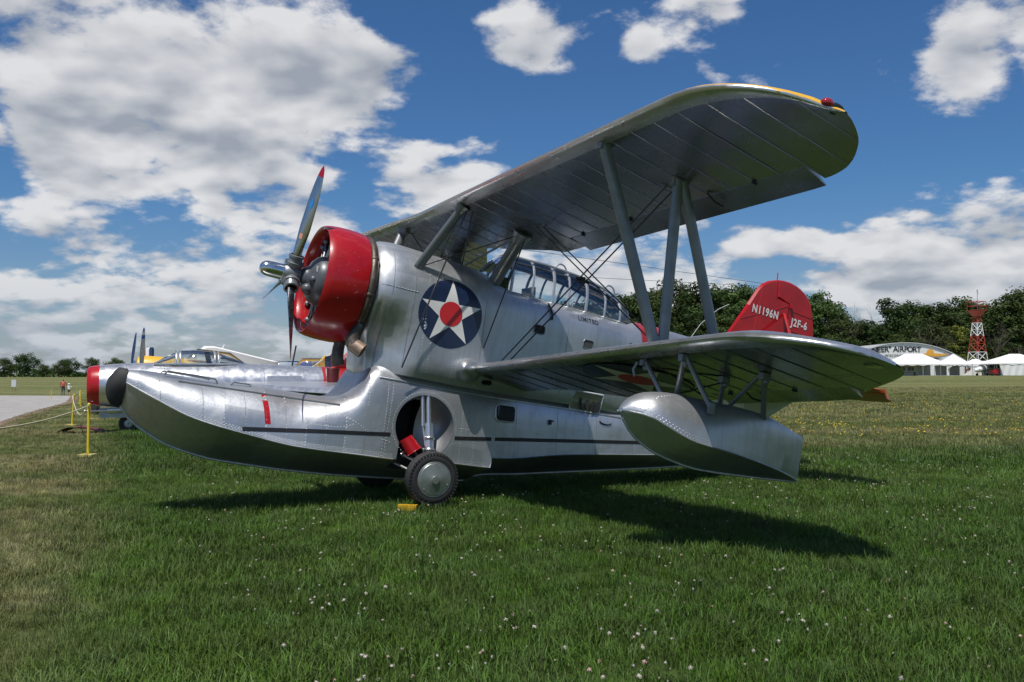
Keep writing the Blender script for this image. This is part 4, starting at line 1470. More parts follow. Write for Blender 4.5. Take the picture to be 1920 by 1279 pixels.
# ------------------------------------------------------------------ engine, cowling, exhaust
cow = MB()
cow.lathe([(.42, .585), (.33, .59), (.275, .605), (.245, .625), (.24, .642), (.262, .656), (.32, .670), (.42, .681), (.52, .684), (.62, .681), (.70, .672), (.735, .665), (.735, .655), (.60, .668), (.42, .585)], (0, 0, 0), (1, 0, 0), 72)
cowling = part('engine_cowling', cow, M['red'], smooth=50)
fs = MB()
for i in range(12):
    a = R(40 + i * 5); fs.ball((.36 + .11 * (i % 3), .681 * math.sin(a), .681 * math.cos(a)), .004, 6, 4)
for a, s in ((R(78), .45), (R(80), .58), (R(95), .50), (R(110), .42), (R(62), .52), (R(100), .62), (R(120), .55)):
    fs.ball((s, .684 * math.sin(a), .684 * math.cos(a)), .0045, 6, 4)
part('cowl_fastener', fs, M['rivet'], cowling)

eng = thing('engine', '', '', (0, 0, 0)); del eng['label']; del eng['category']
eng.parent = duck; eng.location = A((0, 0, 0))


def epart(name, mb, mt, smooth=35):
    o = mb.build(name, mt, eng, lambda q: Vector((-q[0], q[1], q[2])), smooth)
    return o


c = MB(); c.lathe([(.10, .075), (.12, .11), (.15, .125), (.19, .15), (.22, .22), (.27, .275), (.33, .30), (.42, .31), (.50, .31)], (0, 0, 0), (1, 0, 0), 36, caps=True)
epart('crankcase', c, M['crank'], 40)
c = MB(); c.box((.235, .20, .10), (.012, .07, .07), Euler((0, R(0), 0))); epart('maker_plate', c, M['label_paper'])
c = MB(); c.lathe([(.62, .05), (.62, .66)], (0, 0, 0), (1, 0, 0), 40); epart('baffle', c, M['dark'])
ring_ = MB(); ring_.tube([(.40, .335 * math.sin(a), .335 * math.cos(a)) for a in np.linspace(0, 2 * math.pi, 36, endpoint=False)], .022, 8, closed=True)
epart('ignition_ring', ring_, M['strut'])
g = MB(); g.ball((.20, .10, -.14), .07, 10, 7, 0, (1.2, 1, 1)); g.ball((.22, .19, -.03), .05, 10, 7); epart('governor', g, M['crank'], 50)
for i in range(9):
    a = 2 * math.pi * i / 9 + R(12)
    d = Vector((0, math.sin(a), math.cos(a)))
    t = Vector((0, math.cos(a), -math.sin(a)))
    cy = MB(); pr = [(.30, .07)]
    r0 = .30
    for k in range(12):
        x = .315 + k * .016
        pr += [(x, .075), (x + .001, .105), (x + .006, .105), (x + .007, .075)]
    for k in range(4):
        x = .51 + k * .018
        pr += [(x, .085), (x + .001, .112), (x + .008, .112), (x + .009, .085)]
    pr += [(.585, .07), (.59, .0)]
    cy.lathe(pr, (.50, 0, 0), d, 16)
    epart('cylinder', cy, M['fin'], 30)
    pt = MB()
    for sgn in (-1, 1):
        b0 = Vector((.36, 0, 0)) + d * .28 + t * (sgn * .03); b1 = Vector((.385, 0, 0)) + d * .56 + t * (sgn * .06)
        pt.tube([b0, b1], .011, 8)
        pt.ball(b1, .038, 8, 6)
        pt.tube([Vector((.40, 0, 0)) + d * .335 + t * (sgn * .05), Vector((.37, 0, 0)) + d * .43 + t * (sgn * .085), Vector((.42, 0, 0)) + d * .52 + t * (sgn * .02)], .007, 6)
    epart('push_rod', pt, M['strut'])
# collector ring and tail pipes
ex = MB(); ex.tube([(.785, .625 * math.sin(a), .625 * math.cos(a)) for a in np.linspace(0, 2 * math.pi, 48, endpoint=False)], .052, 12, closed=True)
for a in np.arange(R(20), R(380), R(40)):
    d = Vector((0, math.sin(a), math.cos(a))); t = Vector((0, math.cos(a), -math.sin(a)))
    ex.lathe([(-.02, .054), (-.008, .060), (.008, .060), (.02, .054)], Vector((.785, 0, 0)) + d * .625, t, 14)
part('exhaust_collector', ex, M['exhaust'], smooth=50)
fw = MB(); fw.lathe([(.76, .05), (.765, .60), (.82, .60)], (0, 0, 0), (1, 0, 0), 36); part('firewall', fw, M['dark'])
sp = MB()
sp.tube([(.80, .47, -.45), (.76, .46, -.55), (.735, .45, -.64), (.76, .47, -.70)], [.06, .075, .085, .085], 14)
tail = part('tail_pipe', sp, M['exhaust'], smooth=50)
sp = MB(); sp.lathe([(0, .083), (.16, .088), (.165, .08), (.16, .074), (.0, .07)], (.735, .455, -.685), (.80, .42, -.42), 20); part('pipe_mouth', sp, M['exhaust_tip'], tail, 40)
sp = MB(); sp.lathe([(.10, .075), (.10, .002)], (.735, .455, -.685), (.80, .42, -.42), 16); part('pipe_bore', sp, M['black'], tail)
sp = MB(); sp.tube([(.72, .06, -.60), (.71, .07, -.74), (.715, .08, -.86), (.75, .09, -.94)], [.065, .07, .075, .07], 14); part('tail_pipe', sp, M['exhaust'], smooth=50)

# ------------------------------------------------------------------ propeller
prop = thing('propeller', '', '', (0, 0, 0)); del prop['label']; del prop['category']
prop.parent = duck; prop.location = A((0, 0, 0))


def ppart(name, mb, mt, smooth=35):
    return mb.build(name, mt, prop, lambda q: Vector((-q[0], q[1], q[2])), smooth)


hb = MB()
hb.lathe([(-.12, .075), (-.10, .10), (-.05, .115), (.05, .115), (.09, .10), (.11, .075), (.17, .068), (.20, .068)], (0, 0, 0), (1, 0, 0), 28, caps=True)
for i in range(3):
    a = R(22) + 2 * math.pi * i / 3; d = Vector((0, math.sin(a), math.cos(a)))
    hb.lathe([(.06, .075), (.10, .085), (.125, .10), (.15, .10), (.155, .085), (.20, .078), (.21, .09), (.235, .09), (.24, .07)], (0, 0, 0), d, 20)
    for sg in (-1, 1):
        hb.box(d * .14 + Vector((sg * .085, 0, 0)), (.05, .045, .045))
ppart('hub', hb, M['strut'], 40)
dm = MB(); dm.lathe([(-.37, .004), (-.368, .03), (-.355, .055), (-.33, .076), (-.29, .088), (-.22, .092), (-.115, .093), (-.11, .1), (-.10, .1)], (0, 0, 0), (1, 0, 0), 32)
ppart('pitch_dome', dm, M['chrome'], 50)
for i in range(3):
    a = R(22) + 2 * math.pi * i / 3
    d = Vector((0, math.sin(a), math.cos(a))); t = Vector((0, math.cos(a), -math.sin(a))); ax = Vector((1, 0, 0))
    rs = []; tip_i = 0
    NS = 26
    for k in range(NS + 1):
        u = k / NS; r = .20 + 1.12 * u
        ch = interp(u, [(0, .10), (.12, .11), (.35, .155), (.6, .165), (.8, .14), (.93, .09), (.98, .05), (1.0, .012)])
        th = interp(u, [(0, .095), (.10, .085), (.25, .05), (.5, .030), (.8, .016), (1, .004)])
        pit = interp(u, [(0, R(62)), (.2, R(50)), (.5, R(35)), (1, R(22))])
        cd = t * math.cos(pit) + ax * math.sin(pit); nd = t * -math.sin(pit) + ax * math.cos(pit)
        rs.append([d * r + cd * (ch / 2 * math.cos(w)) + nd * (th / 2 * math.sin(w) * (1.0 if math.sin(w) < 0 else .55)) for w in np.linspace(0, 2 * math.pi, 16, endpoint=False)])
        if r < 1.225:
            tip_i = k
    bl = MB()
    bl.rings(rs[:tip_i + 1], True, True, False, 0); bl.rings(rs[tip_i:], True, False, True, 1)
    bo = ppart('blade', bl, [M['blade'], M['red']], 60)
    for nm, r0, r1, fr, mt in (('blade_decal', .80, .93, .34, M['decal_blue']), ('blade_label', .44, .50, .30, M['decal_orange'])):
        dc = MB(); cols = []
        for k in range(7):
            r = r0 + (r1 - r0) * k / 6; u = (r - .20) / 1.12
            ch = interp(u, [(0, .10), (.12, .11), (.35, .155), (.6, .165), (.8, .14)]); th = interp(u, [(0, .095), (.10, .085), (.25, .05), (.5, .030), (.8, .016)])
            pit = interp(u, [(0, R(62)), (.2, R(50)), (.5, R(35)), (1, R(22))])
            cd = t * math.cos(pit) + ax * math.sin(pit); nd = t * -math.sin(pit) + ax * math.cos(pit)
            wd = fr * (math.sin(math.pi * (.06 + .88 * k / 6)) ** .6 if nm == 'blade_decal' else 1)
            row = []
            for q in np.linspace(-wd, wd, 7):
                x = q - (.12 if nm == 'blade_label' else 0); x = max(min(x, .95), -.95)
                row.append(d * r + cd * (ch / 2 * x) - nd * (th / 2 * math.sqrt(1 - x * x) + .0025))
            cols.append(row)
        dc.rings(cols, False, False, False)
        ppart(nm, dc, mt, 60)

# ------------------------------------------------------------------ wings
UP = (1.402, 1.096, R(1.34), R(2.397), R(7.58))
LO = (2.096, -.789, R(2.678), R(3.60), R(4.516))
BSPAN = 5.885
HINGE = 1.325
TU = [(0, .035), (.0125, .0545), (.025, .065), (.05, .079), (.1, .096), (.15, .1068), (.2, .1136), (.3, .117), (.4, .114), (.5, .1052), (.6, .0915), (.7, .0735), (.8, .0522), (.9, .028), (1, .004)]
TL = [(0, .035), (.0125, .0193), (.025, .0147), (.05, .0093), (.1, .0042), (.2, .0003), (.3, 0), (1, -.001)]
XF = [0, .008, .025, .05, .09, .14, .2, .3, .4, .5, .6, .7, .78, .86, .93, 1.0]


def wpt(w, p, k, up):
    s0, z0, sw, di, inc = w; a = abs(p)
    return Vector((s0 + a * math.tan(sw) + k * math.cos(inc) + up * math.sin(inc), p, z0 + a * math.tan(di) - k * math.sin(inc) + up * math.cos(inc)))


TIP_LE_UP = [(4.4, 0), (4.85, .004), (5.10, .04), (5.26, .096), (5.40, .17), (5.52, .26), (5.64, .39), (5.73, .54), (5.80, .70), (5.86, .80), (5.885, .84)]
TIP_LE_LO = [(4.4, 0), (4.85, .006), (5.08, .03), (5.30, .09), (5.53, .21), (5.70, .355), (5.80, .52), (5.86, .72), (5.885, .86)]
TIP_TE_UP = [(4.8, 1.575), (5.12, 1.56), (5.31, 1.517), (5.466, 1.433), (5.61, 1.314), (5.72, 1.198), (5.785, 1.10), (5.86, .95), (5.885, .88)]
TIP_TE_LO = [(.62, .86), (1.2, .87), (1.55, .93), (1.85, 1.10), (2.1, 1.30), (2.5, 1.45), (3.2, 1.55), (4.6, 1.57), (4.97, 1.55), (5.295, 1.385), (5.494, 1.28), (5.73, 1.132), (5.83, 1.03), (5.885, .92)]


def plan(w, p):
    a = abs(p)
    k0 = interp(a, TIP_LE_UP if w is UP else TIP_LE_LO)
    k1 = interp(a, TIP_TE_UP if w is UP else TIP_TE_LO)
    if w is UP and a < 1.05:
        k1 = min(k1, 1.02 + (1.53 - 1.02) * a / 1.05)
    return k0, max(k1, k0 + .02)


def section(w, p, kcut=None, sag=0.0):
    """closed ring of points: upper surface LE->TE, lower TE->LE"""
    k0, k1 = plan(w, p)
    c = k1 - k0
    a = abs(p)
    th = 1.55 * (1.0 if a < 4.7 else (1 - sstep(5.0, 5.95, a) * .45))
    kk = [k0 + c * x for x in XF]
    if kcut is not None:
        kk = [k0 + (kcut - k0) * x for x in XF]
    lw = min(1.0, c / 1.54)
    up = []; lo = []
    full = 1.54
    for k in kk:
        x = (k - k0) / c
        up.append(wpt(w, p, k, interp(x, TU) * th * (.62 + .38 * lw) * min(1.0, c / .55) ** .6))
        ss = sag * math.sin(math.pi * min(1, max(0, (x - .08) / .8))) if .08 < x < .88 else 0
        lo.append(wpt(w, p, k, interp(x, TL) * th * (.62 + .38 * lw) * min(1.0, c / .55) ** .6 + ss))
    return up, lo


def wing(w, name, top_mat, mats, p_root):
    mb = MB()
    al0, al1 = (1.50 if w is UP else 3.42), 5.08
    ps = []
    step = .15
    x = p_root
    while x < 4.5:
        ps.append(round(x, 3)); x += step
    ps += list(np.linspace(4.5, 5.0, 5)) + [5.08]
    ps += [5.08 + .805 * math.sin(math.pi / 2 * i / 18) for i in range(1, 19)]
    ps = sorted(set(ps + [al0, al1] + ([1.05] if w is UP else [])))
    for sg in (1, -1):
        def seg(pl, cut):
            ups, los = [], []
            for i, p in enumerate(pl):
                ribphase = abs(math.sin(math.pi * (p - p_root) / .30))
                u, l = section(w, sg * min(p, 5.885), HINGE if cut else None, .005 * ribphase)
                ups.append(u); los.append(l)
            n = len(XF)
            mb.rings(ups, False, False, False, 1)
            mb.rings(los, False, False, False, 0)
            # trailing edge / hinge face
            mb.rings([[u[-1], l[-1]] for u, l in zip(ups, los)], False, False, False, 0)
        inner = [p for p in ps if p <= al0]; mid = [p for p in ps if al0 <= p <= al1]; outer = [p for p in ps if p >= al1]
        if w is UP and sg == -1 and p_root == 0:
            pass
        seg(inner, False); seg(mid, True); seg(outer, False)
        for p in (al0, al1):
            u, l = section(w, sg * p)
            uu = [q for q, xx in zip(u, XF) if xx * (plan(w, p)[1] - plan(w, p)[0]) + plan(w, p)[0] > HINGE - .1]
            ll = [q for q, xx in zip(l, XF) if xx * (plan(w, p)[1] - plan(w, p)[0]) + plan(w, p)[0] > HINGE - .1]
            mb.add(uu + ll[::-1], [tuple(range(len(uu) * 2))], 0)
    return mb


upw = wing(UP, 'upper_wing', None, None, 0.0)
upper = part('upper_wing', upw, [M['silver_wing'], M['yellow']], smooth=50)
low = wing(LO, 'lower_wing', None, None, .62)
lower = part('lower_wing', low, [M['silver_wing'], M['silver_le']], smooth=50)

for w, wo, top, p_root, droop in ((UP, upper, M['yellow'], 0.0, R(8)), (LO, lower, M['silver_wing'], .62, R(11))):
    nm = 'upper' if w is UP else 'lower'
    # metal leading edge
    le = MB()
    for sg in (1, -1):
        rows_ = []
        for p in list(np.arange(p_root, 4.5, .15)) + list(np.linspace(4.5, 5.6, 14)) + [5.68, 5.75, 5.80, 5.84]:
            k0, k1 = plan(w, p); c = k1 - k0; lw = min(1, c / 1.54); a = abs(p)
            th = 1.55 * (1.0 if a < 4.7 else (1 - sstep(5.0, 5.95, a) * .45)) * (.62 + .38 * lw) * min(1.0, c / .55) ** .6
            prof = []
            for xk, up_ in [(.10, 0), (.07, 0), (.04, 0), (.02, 0), (.008, 0), (0, .5)] + ([(.006, 1)] if w is UP else [(.008, 1), (.02, 1), (.10, 1)]):
                x = xk * min(1, c / 1.2)
                y = interp(x, TL) if up_ == 0 else (.035 if up_ == .5 else interp(x, TU))
                o2 = .003
                prof.append(wpt(w, sg * p, k0 + c * x - (o2 if x < .02 else 0), y * th + (-o2 if up_ == 0 else o2 if up_ == 1 else 0)))
            rows_.append(prof)
        le.rings(rows_, False, False, False)
    part('leading_edge', le, M['silver_le'], wo, 50)
    # rib tapes below
    rt = MB()
    for sg in (1, -1):
        for p in np.arange(p_root + .30, 5.7, .30):
            k0, k1 = plan(w, p); ke = min(k1 - .03, HINGE - .01) if (1.5 if w is UP else 3.42) < p < 5.08 else k1 - .03
            c = k1 - k0; lw = min(1, c / 1.54); th = 1.55 * (1.0 if p < 4.7 else (1 - sstep(5.0, 5.95, p) * .45)) * (.62 + .38 * lw) * min(1.0, c / .55) ** .6
            pts = []
            for i in range(7):
                k = k0 + .10 * c + (ke - k0 - .10 * c) * i / 6
                pts.append(wpt(w, sg * p, k, interp((k - k0) / c, TL) * th - .0015))
            rt.tube(pts, .009, 5, True, 0, .35, (0, 1, 0))
    kind(part('rib_tapes', rt, M['silver_wing'], wo, None), 'stuff')
    # ailerons
    for sg in (1, -1):
        al = MB(); prs = []
        cd, sd = math.cos(droop), math.sin(droop)
        for p in np.linspace(1.53 if w is UP else 3.45, 5.05, 26):
            k1 = min(plan(w, p)[1], 1.57) + (.07 if w is UP else .03); ce = k1 - HINGE - .030
            ribf = abs(math.sin(math.pi * p / .30)) * .003
            ring = []
            for x, up_ in ((0, .055), (.3, .048), (.65, .026), (1.0, .004), (1.0, -.002), (.65, ribf), (.3, ribf), (0, .0)):
                kx, uz = ce * x, up_ * 1.3
                ring.append(wpt(w, sg * p, HINGE + .022 + kx * cd + (uz - .02) * sd, .026 + (uz - .02) * cd - kx * sd))
            prs.append(ring)
        al.rings(prs)
        ao = part('aileron', al, M['silver_wing'], wo, 40)
        hz_ = MB()
        for p in ((1.8, 2.7, 3.6, 4.5) if w is UP else (3.7, 4.5)):
            hz_.box(wpt(w, sg * p, HINGE, -.012), (.05, .02, .022))
        hz_.tube([wpt(w, sg * 3.95, HINGE - .06, -.01), wpt(w, sg * 3.95, HINGE + .05, -.055), wpt(w, sg * 3.95, HINGE + .16, -.05)], .010, 6)
        kind(part('hinge_brackets', hz_, M['dark'], wo), 'stuff')
# nav light on the upper tip
nl = MB(); nl.ball(wpt(UP, 5.80, .74, .05), .050, 14, 10, 0, (1.2, .9, .8)); part('navigation_light', nl, M['navlight'], upper, 60)
nl = MB(); nl.ball(wpt(UP, 5.80, .82, .045), .055, 12, 8, 0, (1.7, .9, .8)); part('light_base', nl, M['black'], upper, 60)
nl = MB(); nl.ball(wpt(LO, 5.70, .84, .004), .075, 14, 8, 0, (1.1, 1.0, .18)); part('landing_light', nl, M['chrome'], lower, 60)
for sgn in (-.45,):
    nl = MB(); nl.ball(wpt(UP, sgn, 1.12, -.005), .03, 10, 6, 0, (1.4, 1, .7)); part('underside_light', nl, M['label_paper'], upper, 60)


# roundel under the lower wing
def under_lo(k, p, side, off):
    return wpt(LO, side * p, k, -.004 - off)


for sg in (1, -1):
    ro = decal('roundel', [circle(.70, 3.05, .56)], M['navy'], fn=under_lo, side=sg, off=.006, cuts=3, parent=lower)
    decal('roundel_star', star_polys(.70, 3.05, .55, R(90)), M['white'], fn=under_lo, side=sg, off=.009, cuts=2, parent=lower)
    decal('roundel_centre', [circle(.70, 3.05, .20, 28)], M['insred'], fn=under_lo, side=sg, off=.012, cuts=2, parent=lower)

# ------------------------------------------------------------------ struts and wires
def strut(name, a, b, w, t, mt='strut', parent=None, fair=True):
    mb = MB(); a, b = Vector(a), Vector(b); d = b - a
    n = 6
    pts = [a + d * i / n for i in range(n + 1)]
    mb.tube(pts, [w] * (n + 1), 14, True, 0, t / w, (1, 0, 0))
    return part(name, mb, M[mt], parent, 50)


for sg in (1, -1):
    f0, f1 = wpt(LO, sg * 3.86, .20, .13), wpt(UP, sg * 3.80, .16, .0)
    r0, r1 = wpt(LO, sg * 3.86, 1.02, .10), wpt(UP, sg * 3.90, 1.0, .0)
    strut('interplane_strut', f0, f1, .062, .036)
    strut('interplane_strut', r0, r1, .058, .034)
    strut('interplane_strut', f0 + Vector((.09, 0, .02)), r1 + Vector((-.05, 0, 0)), .058, .034)
    ft = MB()
    ft.box(f0 + Vector((.05, 0, .02)), (.20, .045, .14)); ft.box(r1 + Vector((-.03, 0, -.03)), (.16, .04, .09)); ft.box(f1 + Vector((0, 0, -.02)), (.11, .06, .06)); ft.box(r0, (.12, .045, .10))
    kind(part('strut_fittings', ft, M['strut']), 'stuff')
    # cabane
    c0 = Vector((1.305, sg * .60, .36)); c1 = wpt(UP, sg * .97, .16, .01)
    d0 = Vector((2.364, sg * .46, .40)); d1 = wpt(UP, sg * 1.02, .97, .01)
    strut('cabane_strut', c0, c1, .058, .034, 'cabane')
    strut('cabane_strut', d0, d1, .085, .055, 'cabane')
    cf = MB()
    cf.lathe([(0, .13), (.02, .115), (.04, .09)], d0 - (d1 - d0).normalized() * .02, d1 - d0, 20)
    cf.ball(c0, .035, 10, 6); cf.ball(c0 + Vector((.05, sg * .02, .01)), .02, 8, 6)
    cf.tube([d1 + (d0 - d1).normalized() * .16, d1], [.085, .13], 14, True, 0, .8, (1, 0, 0))
    cf.tube([c1 + (c0 - c1).normalized() * .10, c1], [.06, .10], 14, True, 0, .7, (1, 0, 0))
    kind(part('cabane_fittings', cf, M['strut'], smooth=50), 'stuff')
    strut('cabane_brace', (1.85, sg * .44, .55), (2.15, sg * .35, .80), .025, .02) if False else None
    # small inner strut by the windscreen
    strut('cabane_brace', (1.98, sg * .40, .58), d1 + Vector((-.05, 0, -.05)), .016, .010)
    # wires
    wr = MB()
    for o_ in (0, .09):
        wr.tube([(2.50 + o_, sg * .70, -.60), wpt(UP, sg * 3.70, .98 + o_, 0)], .0085, 5)            # flying wires
        wr.tube([wpt(UP, sg * (1.38 + o_), .93 + o_ * .5, 0), wpt(LO, sg * 3.78, .35 + o_ * 1.6, .13)], .0075, 5)   # landing wires
    wr.tube([c1 + Vector((.04, sg * .03, -.02)), (1.291, sg * .74, -.86)], .010, 5)
    wr.tube([c1 + Vector((.12, 0, -.02)), (1.93, sg * .42, .56)], .0085, 5)
    wr.tube([d1 + Vector((-.03, 0, -.03)), (1.32, sg * .60, .36)], .0065, 5)
    wr.tube([d1 + Vector((.03, sg * .03, -.03)), (2.28, sg * .72, -.42)], .0085, 5)
    wr.tube([c1, (1.9, -sg * .40, .58)], .006, 5)
    part('bracing_wire', wr, M['wire'], smooth=None)
sp = MB()
q = Vector((2.565, 2.2, .442))
mid1 = Vector((2.50, .70, -.60)).lerp(wpt(UP, 3.70, .98, 0), .545)
mid2 = Vector((2.59, .70, -.60)).lerp(wpt(UP, 3.70, 1.07, 0), .545)
sp.tube([mid1 + (mid1 - mid2) * .35, mid2 + (mid2 - mid1) * .5], .016, 8)
sp.box((mid1 + mid2) / 2, (.05, .04, .07))
part('wire_spreader', sp, M['black'])

# ------------------------------------------------------------------ canopy
CT = [(2.36, .60), (2.50, .80), (2.66, .925), (2.8, .925), (3.1, .935), (3.63, .915), (4.09, .84), (4.48, .70), (4.66, .56), (4.74, .50)]
CW = [(2.36, .30), (2.5, .36), (2.66, .40), (4.1, .40), (4.4, .36), (4.74, .20)]
CZ = [(2.36, .50), (2.55, .40), (2.66, .385), (4.5, .385), (4.74, .45)]


def can_arc(s, n=16, ex=2.9, grow=0.0):
    w, zt, z0 = interp(s, CW) + grow, interp(s, CT) + grow, interp(s, CZ)
    return [(s, w * math.copysign(abs(math.cos(a)) ** (2 / ex), math.cos(a)), z0 + (zt - z0) * math.sin(a) ** (2 / ex)) for a in np.linspace(0, math.pi, n + 1)]


FRM = [2.66, 2.97, 3.28, 3.52, 3.80, 4.10, 4.38]
can = thing('canopy', '', ''); del can['label']; del can['category']
can.parent = duck; can.location = A((0, 0, 0))


def cpart(name, mb, mt, smooth=40):
    return mb.build(name, mt, can, lambda q: Vector((-q[0], q[1], q[2])), smooth)


edges = [2.38] + FRM + [4.72]
for a, b in zip(edges[:-1], edges[1:]):
    pn = MB(); pn.rings([can_arc(a + (b - a) * i / 5) for i in range(6)], False, False, False)
    cpart('pane', pn, M['pane'], 60)
for i, s in enumerate(FRM):
    fr = MB(); fr.tube([Vector(q) for q in can_arc(s, 20, grow=.004)], .022 if i in (0, 2, 4) else .017, 6)
    cpart('frame_arch', fr, M['silver'], 50)
rl = MB()
for sg in (1, -1):
    rl.tube([(s, sg * (interp(s, CW) + .008), interp(s, CZ) + .005) for s in np.linspace(2.4, 4.7, 24)], .020, 6)
    rl.tube([(s, sg * interp(s, CW) * .80, interp(s, CT) - .045) for s in np.linspace(2.62, 4.6, 24)], .016, 6)
    rl.tube([(2.38, sg * .29, .50), (2.66, sg * .34, .89)], .018, 6)
rl.tube([(s, 0, interp(s, CT) + .006) for s in np.linspace(2.4, 4.7, 20)], .016, 6)
cpart('canopy_rail', rl, M['silver'], 50)
roof = MB(); roof.rings([can_arc(s, 16, grow=.006)[6:11] for s in np.linspace(2.62, 4.12, 14)], False, False, False)
cpart('canopy_roof', roof, M['roof_glass'], 60)
for s in (3.40, 4.20):
    hp_ = MB(); hp_.tube([(s + .10 * math.cos(a) - .0, .27, .84 + .13 * math.sin(a) - .12 * (s - 3.4)) for a in np.linspace(0, math.pi, 10)], .012, 6); cpart('crew_hand_hoop', hp_, M['silver'])
stt = MB()
for s in (2.95, 3.95):
    stt.box((s + .18, 0, .50), (.05, .30, .20), Euler((0, R(-8), 0)))
cpart('crew_seat', stt, M['dark'])
ck = MB(); ck.box((2.62, 0, .50), (.10, .60, .18)); cpart('instrument_coaming', ck, M['dark'])
sill = MB(); sill.box((3.55, 0, .424), (2.0, .66, .012)); cpart('cockpit_floor', sill, M['dark'])

# ------------------------------------------------------------------ tail
FINP = [(6.25, .46), (6.614, .757), (6.86, 1.272), (7.02, 1.56), (7.10, 1.65), (7.22, 1.725), (7.40, 1.785), (7.43, 1.50), (7.70, 1.475), (7.72, .36)]
RUD = [(7.415, 1.787), (7.53, 1.805), (7.66, 1.808), (7.80, 1.79), (7.9, 1.758), (8.0, 1.71), (8.09, 1.645), (8.16, 1.56), (8.21, 1.44), (8.26, 1.28), (8.32, 1.0), (8.35, .7), (8.30, .35), (8.18, .10), (7.98, .02), (7.735, .25), (7.715, 1.487), (7.445, 1.512)]


def slab(poly, t, inset=.05):
    """lens-edged flat surface standing on the centre line"""
    mb = MB(); n = len(poly)
    cx = sum(q[0] for q in poly) / n; cz = sum(q[1] for q in poly) / n
    ins = []
    for i in range(n):
        a, b, c = Vector(poly[i - 1]), Vector(poly[i]), Vector(poly[(i + 1) % n])
        e1, e2 = (b - a).normalized(), (c - b).normalized()
        nn = Vector((-(e1.y + e2.y), e1.x + e2.x))
        if nn.length < 1e-6:
            nn = Vector((-e1.y, e1.x))
        nn.normalize()
        if nn.dot(Vector((cx, cz)) - b) < 0 and abs(nn.dot((Vector((cx, cz)) - b).normalized())) > .15:
            nn = -nn
        ins.append(b + nn * inset * .5)
    vs = [(q[0], t / 2, q[1]) for q in ins] + [(q[0], .006, q[1]) for q in poly] + [(q[0], -.006, q[1]) for q in poly] + [(q[0], -t / 2, q[1]) for q in ins]
    fs = [tuple(range(n)), tuple(range(4 * n - 1, 3 * n - 1, -1))]
    for L in range(3):
        fs += [(L * n + i, L * n + (i + 1) % n, (L + 1) * n + (i + 1) % n, (L + 1) * n + i) for i in range(n)]
    mb.add(vs, fs)
    return mb


fin = part('fin', slab(FINP, .07, .06), M['red'], smooth=25)
rud = part('rudder', slab(RUD, .062, .05), M['red'], smooth=25)


def fin_side(s, z, side, off):
    return Vector((s, side * (.035 + off), z))


def rud_side(s, z, side, off):
    return Vector((s, side * (.031 + off), z))


for sg in (1, -1):
    text_decal('registration_lettering', 'N1196N', .172, 7.215, 1.222, M['white'], fin_side, sg, .008, fin, squash=.80, spacing=1.16, rot=R(-1.0), bold=.03)
    text_decal('type_lettering', 'J2F-6', .168, 7.94, 1.19, M['white'], rud_side, sg, .008, rud, squash=.88, spacing=1.14, rot=R(-1.0), bold=.03)
rb_ = MB()
for z in (.75, 1.05, 1.36):
    rb_.tube([(7.76, .033, z), (8.26 - (.06 if z > 1.3 else 0), .033, z - .02)], .005, 4)
rb_.tube([(6.75, .037, 1.02), (7.66, .037, 1.42)], .005, 4); rb_.tube([(6.95, .037, .6), (7.66, .037, 1.02)], .005, 4); rb_.tube([(7.02, .037, .7), (7.10, .037, 1.6)], .005, 4)
part('tail_rib_line', rb_, M['red_dull'], smooth=None)
hg = MB(); hg.box((7.72, .05, 1.42), (.05, .05, .05)); hg.box((7.72, .05, .75), (.05, .05, .05)); hg.tube([(7.40, 0, 1.78), (7.395, 0, 1.90)], .008, 5); part('rudder_hinge', hg, M['red_dull'])
for sg in (1, -1):
    def tp(s, p, dz=0.0):
        return Vector((s, sg * p, .15 - .045 * p + dz))
    sb = MB()
    LEs = [(0.05, 6.62), (1.2, 6.74), (1.7, 6.83), (2.0, 6.95), (2.2, 7.08), (2.34, 7.22)]
    TEs = [(0.05, 7.33), (1.2, 7.33), (1.7, 7.33), (2.0, 7.33), (2.2, 7.33), (2.34, 7.33)]
    rs = []
    for p in [.05, .5, 1.0, 1.4, 1.7, 1.9, 2.05, 2.15, 2.25, 2.34]:
        a = interp(p, LEs); b = interp(p, TEs); c = b - a; th = .07 * min(1, c / .5) + .008
        rs.append([tp(a, p), tp(a + c * .15, p, th * .4), tp(a + c * .5, p, th * .5), tp(b, p, th * .4), tp(b, p, -th * .4), tp(a + c * .5, p, -th * .5), tp(a + c * .15, p, -th * .4)])
    sb.rings(rs); part('tailplane', sb, M['stabpaint'], smooth=50)
    eb = MB(); rs = []
    for p in [.12, .5, 1.0, 1.4, 1.7, 1.9, 2.05, 2.15, 2.25, 2.33]:
        te = interp(p, [(.12, 7.72), (1.0, 7.84), (1.7, 7.83), (2.05, 7.76), (2.22, 7.62), (2.33, 7.40)])
        rs.append([tp(7.345, p, .028), tp((7.345 + te) / 2, p, .0), tp(te, p, -.09), tp((7.345 + te) / 2, p, -.07), tp(7.345, p, -.028)])
    eb.rings(rs); part('elevator', eb, M['stabpaint'], smooth=50)
    strut('tail_brace', (7.60, sg * .05, 1.28), tp(7.05, 1.15, .03), .030, .018, 'red_dull')
# aerial wires and mast
aw = MB(); aw.tube([(7.05, 0, 1.60), wpt(UP, -2.4, 1.40, .02)], .003, 4)
aw.tube([(7.12, 0, 1.66), wpt(UP, -.2, .9, .05)], .003, 4); part('aerial_wire', aw, M['wire'], smooth=None)
aw = MB(); aw.tube([(5.65, .26, .40), (5.78, .34, .70), (5.98, .42, .95), (6.1, .5, 1.05)], .0045, 5); part('aerial_whip', aw, M['label_paper'])

